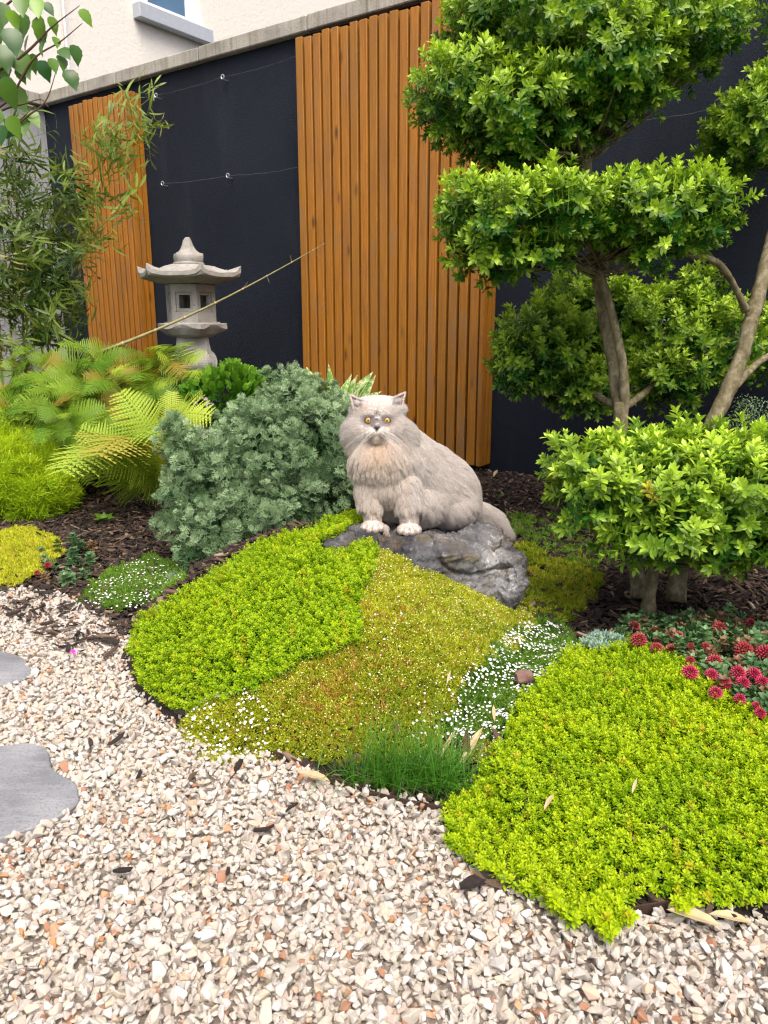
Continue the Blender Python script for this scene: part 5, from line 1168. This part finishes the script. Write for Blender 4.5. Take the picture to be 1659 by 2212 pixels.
for a, b, c, n_, lab in FB:
    low = 'low' in lab
    P0 = D(a, b, c)
    e = fern(P0, lab, FRD, .50, int(n_ * 1.8), .27, (-.75, .75) if not low else (-.9, .4), (.2, 1.0) if not low else (.0, .5), group='ferns under the bamboo', toward=True)
    mb = MB(); P0 = Vector(P0)
    for k in range(8): g_ = Vector((P0.x + rng.normal(0, .03), P0.y + .05 + rng.normal(0, .03), float(hgt(P0.x, P0.y)))); tube(mb, [g_, g_.lerp(P0, .6) + Vector((rng.normal(0, .02), 0, 0)), P0 + Vector((rng.normal(0, .06), rng.normal(0, .04), rng.uniform(-.03, .12)))], [.004, .003, .002], 4)
    obj('stems', mb.mesh('stems', M['twig']), e)

# ------------------------------------------------------------------ bamboo
ba = empty('bamboo', D(70, 900, 4.6), 'leafy bamboo with arching stems in the left corner, partly over the narrow slat panel', 'bamboo')
CU = [[(60, 900, 4.6, .008), (40, 500, 4.5, .006), (25, 250, 4.45, .004), (15, 150, 4.4, .002)], [(90, 900, 4.6, .008), (95, 650, 4.55, .006), (120, 480, 4.45, .004), (190, 330, 4.35, .0025), (320, 215, 4.3, .0015)],
      [(120, 900, 4.6, .007), (130, 700, 4.55, .005), (160, 560, 4.45, .003), (250, 460, 4.35, .0018), (300, 420, 4.3, .001)], [(10, 900, 4.6, .008), (-10, 600, 4.55, .005), (-30, 400, 4.5, .003)], [(30, 900, 4.7, .008), (20, 650, 4.7, .006), (0, 450, 4.6, .003)]]
for c_ in CU: branch(ba, 'culm', c_, M['greenstem'], 6, 0)
bp = []; bn = []
def addb(px, py, dep, k, sp, dr):
    for _ in range(k):
        p = D(px + rng.normal(0, sp), py + rng.normal(0, sp), dep + rng.normal(0, .10)); bp.append(p); v_ = rng.normal(0, .7, 3); v_[2] += dr; bn.append(v_)
for a, b, k, sp in [(60, 640, 60, 45), (40, 540, 55, 45), (110, 560, 45, 38), (100, 470, 34, 32), (30, 430, 40, 38), (130, 660, 26, 28), (20, 700, 40, 40), (90, 710, 30, 32), (10, 330, 24, 30), (150, 600, 14, 25), (150, 440, 12, 20), (0, 600, 30, 40)]: addb(a, b, 4.45, k, sp, .1)
for a, b, k, sp in [(165, 385, 5, 12), (190, 345, 6, 14), (215, 310, 7, 14), (240, 285, 6, 14), (270, 262, 6, 14), (300, 240, 5, 10), (318, 270, 4, 10), (250, 330, 5, 14), (275, 340, 4, 10), (230, 420, 3, 14), (260, 450, 2, 14), (285, 420, 2, 12), (195, 420, 5, 15), (190, 500, 3, 12), (320, 218, 2, 8)]: addb(a, b, 4.32, k, sp, -.3)
bp = np.array(bp); bn = np.array(bn); n = len(bp)
tb = np.where(proj(bp)[0] > 170, rng.uniform(.4, 1, n), rng.uniform(-.1, .55, n))
foliage(ba, 'leaf_spray', 'foliage', bp, eulers(bn, rng.uniform(0, 6, n)), rng.uniform(.75, 1.15, n), tb, 'bamboo_spray', BAM, 300)
cane = empty('leaning_cane', D(225, 750, 4.3), 'thin jointed bamboo cane leaning diagonally up to the right in front of the lantern', 'cane')
mb = MB(); A_ = Vector(D(205, 765, 4.32)); B_ = Vector(D(703, 525, 3.85)); n = 14; pts = []
for i in range(61):
    t = i / 60; pts.append(A_.lerp(B_, t) + Vector((0, 0, -.035 * math.sin(math.pi * t))))
tube(mb, pts, [.0108 * (1 - .86 * (i / 60) ** .9) for i in range(61)], 8); obj('cane_stem', mb.mesh('cane_stem', M['cane'], True), cane)
for k in (8, 17, 25, 33, 40, 46, 52, 57):
    mb = MB(); tube(mb, [pts[k - 1].lerp(pts[k], .75), pts[k], pts[k].lerp(pts[k + 1], .25)], [.0114 * (1 - .84 * (k / 60) ** .9) * q for q in (1.0, 1.22, 1.0)], 8); obj('cane_joint', mb.mesh('cane_joint', M['straw'], True), cane)
    if k > 20:
        mb = MB(); s0 = pts[k]; tube(mb, [s0, s0 + Vector((rng.uniform(-.02, .04), 0, rng.choice([-1, 1]) * .035))], [.0012, .0004], 4); obj('side_twig', mb.mesh('side_twig', M['cane']), cane)

# ------------------------------------------------------------------ broad-leaved branch, upper left, nearer the camera
br = empty('broadleaf_tree', G(-330, 1100, 0), 'slender tree with broad toothed green leaves reaching in at the upper left', 'tree')
TD = 2.2
branch(br, 'trunk', [(-330, 1100, 3.4, .03), (-300, 700, 2.8, .025), (-230, 350, 2.3, .02), (-150, 100, 2.2, .014)], M['bark'], 8)
for c_ in [[(-150, 200, TD, .009), (0, 150, TD, .005), (60, 110, TD, .004), (110, 60, TD, .0025), (172, 12, TD, .001)], [(-150, 320, TD, .008), (-20, 305, TD, .004), (60, 250, TD, .003), (100, 215, TD, .002), (125, 140, TD, .001)], [(-150, 260, TD, .007), (0, 230, TD, .004), (70, 130, TD, .003), (130, 90, TD, .002), (178, 50, TD, .001)],
           [(-100, 300, TD, .007), (0, 240, TD, .004), (50, 225, TD, .002), (88, 215, TD, .0015), (105, 232, TD, .001)], [(-80, 60, TD, .006), (0, 20, TD, .004), (60, -30, TD, .002)], [(0, 290, TD, .003), (40, 262, TD, .002), (75, 228, TD, .001)]]: branch(br, 'twig', c_, M['twig'], 5, 0)
def broad_leaf_mesh(seed):
    r = random.Random(seed); mb = MB(); n = 9; L = 1.0; V = [(0, 0, 0)]; Fc = []; cv_ = r.uniform(.05, .22)
    for i in range(1, n):
        q = i / n; w = .36 * math.sin(math.pi * q ** .72) ** .85 * (1 + (.06 if i % 2 else -.03)); zc = -cv_ * q * q; V += [(-w, L * q - .02, zc + w * .22), (0, L * q, zc), (w, L * q - .02, zc + w * .22)]
    V.append((0, L * 1.06, -cv_)); Fc += [(0, 2, 1), (0, 3, 2)]
    for i in range(n - 2): a = 1 + 3 * i; Fc += [(a, a + 1, a + 4, a + 3), (a + 1, a + 2, a + 5, a + 4)]
    a = 1 + 3 * (n - 2); e = len(V) - 1; Fc += [(a, a + 1, e), (a + 1, a + 2, e)]
    mb.add(V, Fc, r.uniform(0, .6)); return mb.mesh('leaf', M['broad'], True)
BRL = [broad_leaf_mesh(i) for i in range(5)]
LV = [(18, 20, 40, -60), (55, 30, 45, -95), (80, 35, 48, -70), (20, 60, 55, -80), (0, 95, 60, -60), (30, 110, 60, -75), (62, 75, 38, -110), (85, 60, 36, -80), (107, 35, 34, -65), (10, 165, 60, -95), (25, 185, 55, -60), (70, 115, 40, -85), (85, 130, 42, -60), (100, 70, 36, -95), (95, 5, 30, -60), (45, -10, 45, -80), (75, -5, 45, -70), (5, 5, 50, -80), (130, 105, 36, -50), (145, 150, 45, -60), (120, 80, 26, -80), (158, 96, 38, -70), (172, 20, 34, -60), (48, 250, 42, -80), (62, 240, 38, -60), (20, 250, 42, -70), (5, 270, 40, -90), (30, 262, 38, -110), (130, 120, 34, -70), (-20, 140, 60, -60), (-20, 40, 60, -70), (70, 5, 40, -50), (90, 90, 30, -90), (110, 125, 30, -60), (40, 140, 38, -70), (-10, 230, 48, -80), (50, 60, 44, -120), (8, 130, 44, -100)]
LP_ = []; LE = []; LS = []; LT = []
for a, b, l_, an in LV:
    an = R(an + rng.uniform(-15, 15)); y = Vector((math.cos(an), rng.uniform(-.5, .2), math.sin(an))).normalized(); z_ = Vector((rng.normal(0, .5), -.8, .75)); z_ = (z_ - y * y.dot(z_)).normalized(); x_ = y.cross(z_)
    LP_.append(D(a, b, TD + rng.normal(0, .04))); LE.append(tuple(Matrix((x_, y, z_)).transposed().to_euler())); LS.append(l_ * TD / F * 1.05); LT.append(rng.uniform(-.1, .9))
place_parts('leaf', LP_, LE, LS, LT, BRL, br)

# ------------------------------------------------------------------ variegated plant, aucuba, seed grass
m = NT('variegated_leaf'); v = m.coord((1, 1, 1), 'Object', True); n1 = m.noise(v, 9, 4, .7, 1.5); tp = m.attr('tip')
c = m.mix(m.math('MULTIPLY', m.math('SUBTRACT', n1, .47), 14, clamp=True), (.16, .36, .05, 1), (.66, .72, .36, 1)); c = m.mix(m.math('GREATER_THAN', tp, .8), c, (.78, .80, .45, 1)); m.color(c); m.rough(.4); M['vari'] = m.m
def lance(seed):
    r = random.Random(seed); mb = MB(); n = 8; V = [(0, 0, 0)]; T_ = [0]; Fc = []; cv_ = r.uniform(.0, .25)
    for i in range(1, n):
        q = i / n; w = .125 * math.sin(math.pi * q ** .8) ** .8; zc = -cv_ * q * q
        for sx in (-1, -.8, 0, .8, 1): V.append((w * sx, q, zc + abs(sx) * w * .5 + .006 * math.sin(q * 20 + seed) * abs(sx))); T_.append(1 if abs(sx) == 1 else 0)
    V.append((0, 1.03, -cv_)); T_.append(1); Fc += [(0, 2, 1), (0, 3, 2), (0, 4, 3), (0, 5, 4)]
    for i in range(n - 2):
        a = 1 + 5 * i
        for k in range(4): Fc.append((a + k, a + k + 1, a + k + 6, a + k + 5))
    a = 1 + 5 * (n - 2); e = len(V) - 1; Fc += [(a + k, a + k + 1, e) for k in range(4)]
    mb.add(V, Fc, T_); return mb.mesh('leaf', M['vari'], True)
LAN = [lance(i) for i in range(4)]
va = empty('variegated_plant', D(735, 1010, 3.35), 'plant with long cream-variegated leaves rising behind the cat and silvery bush', 'plant')
for a, b, bx, by in [(672, 797, 700, 880), (724, 796, 705, 900), (746, 812, 728, 905), (768, 812, 735, 905), (796, 806, 740, 890), (811, 820, 745, 900), (812, 845, 745, 890), (690, 850, 725, 930), (760, 835, 730, 930), (715, 840, 730, 940), (700, 900, 735, 950), (778, 828, 742, 915), (735, 850, 728, 935), (683, 930, 725, 960), (705, 955, 735, 985)]:
    B = Vector(D(bx, by, 3.3)); T_ = Vector(D(a, b, 3.22)); y = (T_ - B); L = y.length; y.normalize(); z_ = Vector((rng.normal(0, .4), -1, .5)); z_ = (z_ - y * y.dot(z_)).normalized(); x_ = y.cross(z_)
    place_parts('leaf', [B], [tuple(Matrix((x_, y, z_)).transposed().to_euler())], [L], [.5], LAN, va)
mb = MB(); 
for k in range(6): tube(mb, [D(735 + k * 2 - 6, 1010, 3.35), D(715 + k * 8, 900, 3.3)], [.004, .003], 5)
obj('stems', mb.mesh('stems', M['greenstem']), va)
au = empty('laurel_plant', D(1480, 1000, 2.9), 'small glossy-leaved plant peeping up between the two topiary trunks', 'plant')
for k in range(34):
    B = Vector(D(1480 + rng.normal(0, 18), 925 + rng.normal(0, 16), 2.9)); az = rng.uniform(0, 6.28); y = sph(az, rng.uniform(-.2, 1.2)); z_ = Vector((0, -.4, 1)); z_ = (z_ - y * y.dot(z_)).normalized(); x_ = y.cross(z_)
    place_parts('leaf', [B], [tuple(Matrix((x_, y, z_)).transposed().to_euler())], [.05], [.3], BRL, au)
sg_ = empty('seed_grass', D(1620, 1010, 2.9), 'ornamental grass with feathery grey-green seed heads at the right edge', 'grass')
for k in range(14):
    B = Vector(D(1610 + rng.uniform(-30, 60), 1010, 2.95)); T_ = Vector(D(1590 + rng.uniform(-15, 110), 865 + rng.uniform(-10, 70), 2.85)); mid = B.lerp(T_, .6) + Vector((0, 0, .05)); mb = MB()
    P = smoothpath([tuple(B), tuple(mid), tuple(T_)], 6); tube(mb, P, list(np.linspace(.0016, .0006, len(P))), 4); 
    for q in range(46):
        t = rng.uniform(.55, 1); p = Vector(P[int(t * (len(P) - 1))]) + Vector(rng.normal(0, .014, 3)); leafquad(mb, p, rng.normal(0, 1, 3) + np.array([0, 0, .6]), (0, -1, 0), .010, .0035, .9, nseg=2)
    obj('seed_head', mb.mesh('seed_head', M['arte']), sg_)

# ------------------------------------------------------------------ grass tuft by the edging
gt_ = empty('grass_tuft', snap(865, 1712), 'tuft of fine bright green grass at the bed edge between the two thyme areas', 'grass'); mb = MB()
for k in range(620):
    bx, by = (860 + rng.normal(0, 55), 1700 + rng.normal(0, 12)) if k % 3 else (960 + rng.normal(0, 38), 1712 + rng.normal(0, 12))
    b_ = Vector(snap(bx, by)); az = rng.uniform(0, 6.28); sp = rng.uniform(.15, 1.0); L = rng.uniform(.08, .19); d_ = Vector((math.cos(az) * sp, math.sin(az) * sp * .8 + .0, 1)).normalized(); p = b_; s_ = Vector((-math.sin(az + .4), math.cos(az + .4), 0)) * .0014; V = [p - s_, p + s_]; T_ = [0, 0]
    for j in range(1, 6):
        p = p + d_ * (L / 5); d_ = (d_ + Vector((math.cos(az), math.sin(az), 0)) * .16 * sp + Vector((0, 0, -.20 * sp))).normalized(); w = 1 - j / 5.3; V += [p - s_ * w, p + s_ * w]; T_ += [j / 5] * 2
    mb.add(V, [(2 * j, 2 * j + 1, 2 * j + 3, 2 * j + 2) for j in range(5)], [t * .7 + rng.uniform(-.2, .3) for t in T_])
for bx, by, tx, ty_ in [(850, 1700, 862, 1480), (880, 1690, 930, 1560), (900, 1700, 1040, 1600), (820, 1700, 690, 1760), (800, 1690, 640, 1745), (1180, 1690, 1215, 1650)]:
    b_ = Vector(snap(bx, by)); t_ = Vector(snap(tx, ty_, .05)); P = smoothpath([tuple(b_), tuple(b_.lerp(t_, .5) + Vector((0, 0, .05))), tuple(t_)], 5); tube(mb, P, list(np.linspace(.0011, .0003, len(P))), 3, .5, False)
o = obj('blades', mb.mesh('blades', M['grass']), gt_); o['kind'] = 'stuff'

# ------------------------------------------------------------------ stonecrops
def sed_rosette(seed):
    r = random.Random(seed); mb = MB(); az = 0
    tube(mb, [(0, 0, -.03), (0, 0, .02)], [.0022, .0018], 5, .3, False)
    for h, n, el, L in [(-.008, 4, .05, .020), (.004, 4, .3, .021), (.014, 4, .55, .018), (.02, 5, .95, .012)]:
        for k in range(n): az += 6.283 / n + r.uniform(-.2, .2); leafquad(mb, (0, 0, h), sph(az, el), sph(az, el + 1.57), L * r.uniform(.85, 1.15), L * .62, r.uniform(0, .6), .15, .2, 4)
    return mb.mesh('stonecrop_leaves', M['sedleaf'])
SED = [sed_rosette(i) for i in range(4)]
def flower_head(seed):
    r = random.Random(seed); mb = MB(); n = 70
    for k in range(n):
        h = 1 - 1.55 * (k + .5) / n; a = k * 2.39996; rr = math.sqrt(max(0, 1 - h * h)); d = Vector((rr * math.cos(a), rr * math.sin(a), h * .8 + .1)).normalized(); b = d * .010; s_ = frame(d); L = r.uniform(.0075, .0105); w = .0017
        V = [b + s_[0] * w, b + s_[1] * w, b - s_[0] * w, b - s_[1] * w]; V2 = [b + d * L * .55 + (q - b) * 1.5 for q in V]
        mb.add(V + V2 + [b + d * L], [(0, 1, 5, 4), (1, 2, 6, 5), (2, 3, 7, 6), (3, 0, 4, 7), (4, 5, 8), (5, 6, 8), (6, 7, 8), (7, 4, 8)], [0] * 4 + [.6] * 4 + [1.0])
    tube(mb, [(0, 0, -.05), (0, 0, .0)], [.002, .002], 5, .0, False)
    return mb.mesh('flower_head', M['redflower'])
FH = [flower_head(i) for i in range(4)]
sc_ = empty('stonecrop', snap(1530, 1480), 'fleshy-leaved stonecrop with round crimson flower heads at the right edge', 'plant')
HD = [(1002, 70, 30), (1022, 140, 45), (1110, 180, 35), (1180, 185, 30), (1215, 125, 35), (1120, 135, 25), (1350, 172, 28), (1275, 240, 27), (1278, 168, 20), (1420, 80, 38), (1570, 55, 30), (1538, 190, 50), (1645, 205, 50), (1395, 245, 42), (1275, 300, 45), (1380, 310, 36), (1450, 350, 33), (1510, 300, 42), (1535, 350, 38), (1590, 305, 36), (1630, 345, 36), (1400, 400, 38), (1520, 430, 33), (1600, 460, 22), (1620, 498, 32), (1660, 380, 32), (1655, 460, 24), (1700, 300, 40), (1710, 420, 36), (1750, 230, 40)]
hp = []; hs = []; ht = []
for a, b, r_ in HD:
    px_, py_ = 932.6 + a * .4378, 1316.6 + b * .4378; P0 = snap(px_, py_ + 6, .045 + .01 * (r_ > 35)); hp.append(P0); dep = proj(P0)[2]; hs.append(r_ * .4378 * dep / F / .019 * .98); ht.append(np.clip(.2 + .9 * (b > 270) + rng.normal(0, .15), 0, 1))
hn = rng.normal(0, .22, (len(hp), 3)); hn[:, 2] = 1; hn[:, 1] -= .25
place_parts('flower_head', hp, eulers(hn, rng.uniform(0, 6, len(hp))), hs, ht, FH, sc_)
SP = [(1350, 1350), (1420, 1335), (1500, 1340), (1600, 1330), (1720, 1330), (1760, 1600), (1659, 1560), (1590, 1515), (1500, 1450), (1400, 1400), (1340, 1385)]
P, E, Sc, T = cover('l', SP, (.45, 1.35, 1.4, 2.25), .030, 's', SED, 1.15, lambda x, y: .3 + .4 * vnoise(x, y, 9, 3), .028, .45, .85, seed=11)
place_parts('leaf_rosette', P[:260], E[:260], Sc[:260], T[:260], SED, sc_)
s2 = empty('stonecrop', snap(140, 1215), 'small green stonecrop rosettes on the bark at the left, with two dull red buds', 'plant')
P, E, Sc, T = cover('l', [(75, 1235), (100, 1190), (170, 1175), (215, 1180), (205, 1240), (150, 1265), (85, 1255)], (-1.6, -.7, 2.2, 3.2), .042, 's', SED, 1.3, lambda x, y: .2 + 0 * x, .02, .3, .85, seed=12)
place_parts('leaf_rosette', P, E, Sc, T, SED, s2)
q = [snap(103, 1222, .04), snap(80, 1238, .04)]; place_parts('flower_head', q, eulers(np.array([[0, 0, 1.], [.2, 0, 1]]), np.zeros(2)), [.8, .6], [0, 0], FH, s2)
s3 = empty('stonecrop', snap(1290, 1392), 'small blue-green stonecrop mat at the back edge of the yellow-green thyme', 'plant')
BLU = [needle_tuft(40 + i, M['blue'], 26, .011, .0042, 1.2) for i in range(3)]
P, E, Sc, T = cover('l', [(1250, 1385), (1285, 1375), (1335, 1378), (1345, 1395), (1290, 1402), (1255, 1400)], (.4, .95, 1.7, 2.3), .012, 's', BLU, 1.4, lambda x, y: .4 + 0 * x, .035, .4, seed=13)
place_parts('leaf_rosette', P, E, Sc, T, BLU, s3)

# ------------------------------------------------------------------ weeds, loose leaves and stones
def seedling(px, py, lab, n=6, sz=.03):
    e = empty('seedling', snap(px, py), lab, 'seedling', 'green seedlings in the bark'); B = Vector(snap(px, py))
    for k in range(n):
        y = sph(k * 6.28 / n + rng.uniform(-.4, .4), rng.uniform(.2, 1.1)); z_ = Vector((0, -.2, 1)); z_ = (z_ - y * y.dot(z_)).normalized(); x_ = y.cross(z_)
        place_parts('leaf', [B + Vector((0, 0, .01))], [tuple(Matrix((x_, y, z_)).transposed().to_euler())], [sz * rng.uniform(.8, 1.2)], [.9], BRL, e)
seedling(225, 1130, 'green seedling in the bark below the golden fern', 8, .05); seedling(415, 1185, 'green seedling at the left foot of the silvery bush', 5, .05); seedling(1078, 1080, 'tiny green seedling in the bark right of the cat tail'); seedling(1000, 1715, 'small pale seedling growing in the bed-edge grass', 6, .02); seedling(1215, 1128, 'bright green seedling in the bark left of the low shrub', 6, .03); seedling(380, 1170, 'green seedling beside the lower left corner of the silvery bush', 4, .035)
def dryleaf(px, py, L, an, lab, mat='straw', w=.14, lift=.02, curl=.25, up=.15):
    mb = MB(); B = Vector(snap(px, py, lift)); an = R(an); leafquad(mb, B, (math.cos(an), math.sin(an), up), (0, 0, 1), L, L * w * 2, 0, .35, curl, 4)
    o = obj('dry_leaf', mb.mesh('dry_leaf', M[mat])); md = o.modifiers.new('t', 'SOLIDIFY'); md.thickness = .0006
    tag(o, lab, 'dry leaf', 'dry leaves lying about the bed edge')
for a in [(990, 1668, .11, 55, 'long cream dry leaf standing up in the gap above the grass tuft', 'straw', .08, .03, .2, .8), (1005, 1660, .07, 80, 'curled brown dry leaf beside the long cream one', 'twig', .12, .03, -.4, .9), (950, 1640, .08, 60, 'narrow grey dry leaf left of the long cream one', 'straw', .06, .02, .1, .5), (1000, 1690, .07, 10, 'flat buff dry leaf lying right of the grass tuft', 'straw', .12, .015, .1, .1),
          (640, 1668, .07, -20, 'buff dry leaf lying along the metal edging left of the grass', 'straw', .16, .04, .1, .05), (1440, 1965, .075, -18, 'broad buff dry leaf under the front lip of the thyme mat', 'straw', .17, .035, .15, .05), (1530, 1975, .06, -10, 'second buff dry leaf under the thyme, partly hidden', 'straw', .17, .03, .2, .1), (1175, 1750, .05, 60, 'folded cream dry leaf lying on the thyme mat', 'straw', .09, .075, .2, .2),
          (1365, 1715, .035, 60, 'short straw-coloured leaf on the right of the thyme mat', 'straw', .08, .09, .1, .4), (1068, 1560, .05, 85, 'thin straw blade among the white flowers', 'straw', .08, .03, .1, .4), (965, 1480, .05, 75, 'pale straw sliver on the yellow pearlwort', 'straw', .06, .03, .1, .4), (405, 1690, .03, 60, 'dark curled leaf at the tip of the bark edge', 'twig', .2, .02, .3, .6), (860, 1590, .035, 100, 'small brown upright bark-like leaf above the grass', 'twig', .12, .03, .1, .9),
          (1090, 970, .12, 85, 'long straw blade hanging by the right end of the slat panel', 'straw', .05, .02, .1, 2), (1066, 1030, .06, 60, 'pale dry leaf at the foot of the slat panel', 'straw', .16, .03, .2, .8), (1612, 1215, .07, -70, 'pale straw blade caught under the low shrub', 'straw', .07, .09, .1, .5), (545, 1420 + 150, .02, 20, 'small buff leaf on the flowered left end of the pearlwort', 'straw', .12, .03, .1, .2)]: dryleaf(*a)
def stone(px, py, r_, lab, mat, seed, z=.02):
    bm = bmesh.new(); c = snap(px, py, z); lump(bm, c, r_, seed, 8, (0, 0, .4)); o = bm_obj('stone', bm, mat, None, False); tag(o, lab, 'stone')
m = NT('brown_pebble'); v = m.coord(); n1 = m.noise(v, 60, 4); m.color(m.ramp(n1, [(.3, (.13, .07, .055, 1)), (.7, (.22, .13, .10, 1))])); m.rough(.8); m.bump(n1, .5, .004); M['bpeb'] = m.m
stone(1133, 1461, (.026, .018, .015), 'reddish-brown stone lying on the white-flowered cushion', M['bpeb'], 5, .035)
stone(555, 1352 - 90, (.012, .012, .01), 'small white stone on the bark beside the left thyme mound', M['frame'], 6, .02)
mb = MB()
for k in range(3): leafquad(mb, snap(160, 1413, .036), sph(k * 2.1, .3), (0, 0, 1), .018, .013, 0, .2, -.2, 3)
tag(obj('petal', mb.mesh('petal', M['pink'])), 'small magenta petal lying on the gravel at the left', 'petal')
for px_, py_, L, an, lab in [(1030, 1905, .06, 20, 'black piece of bark on the gravel in front of the thyme mat'), (570, 1790, .035, 10, 'thin black bark sliver in the middle of the gravel'), (515, 1655, .035, 80, 'dark bark piece propped at the bed edge below the white flowers'), (630, 1745, .03, 50, 'small dark bark sliver below the metal edging'), (265, 1880, .03, 0, 'dark bark crumb on the gravel at the left'), (400, 1668, .03, 100, 'dark bark piece on the gravel at the left')][:5]:
    o = bpy.data.objects.new('bark_piece', CHP[int(rng.integers(0, 10))]); COL.objects.link(o); o.location = tuple(G(px_, py_, .028)); o.rotation_euler = (.15, -.1, R(an)); o.scale = (L, L * .9, L); o['tint'] = .05; tag(o, lab, 'bark', 'black bark pieces on the gravel')
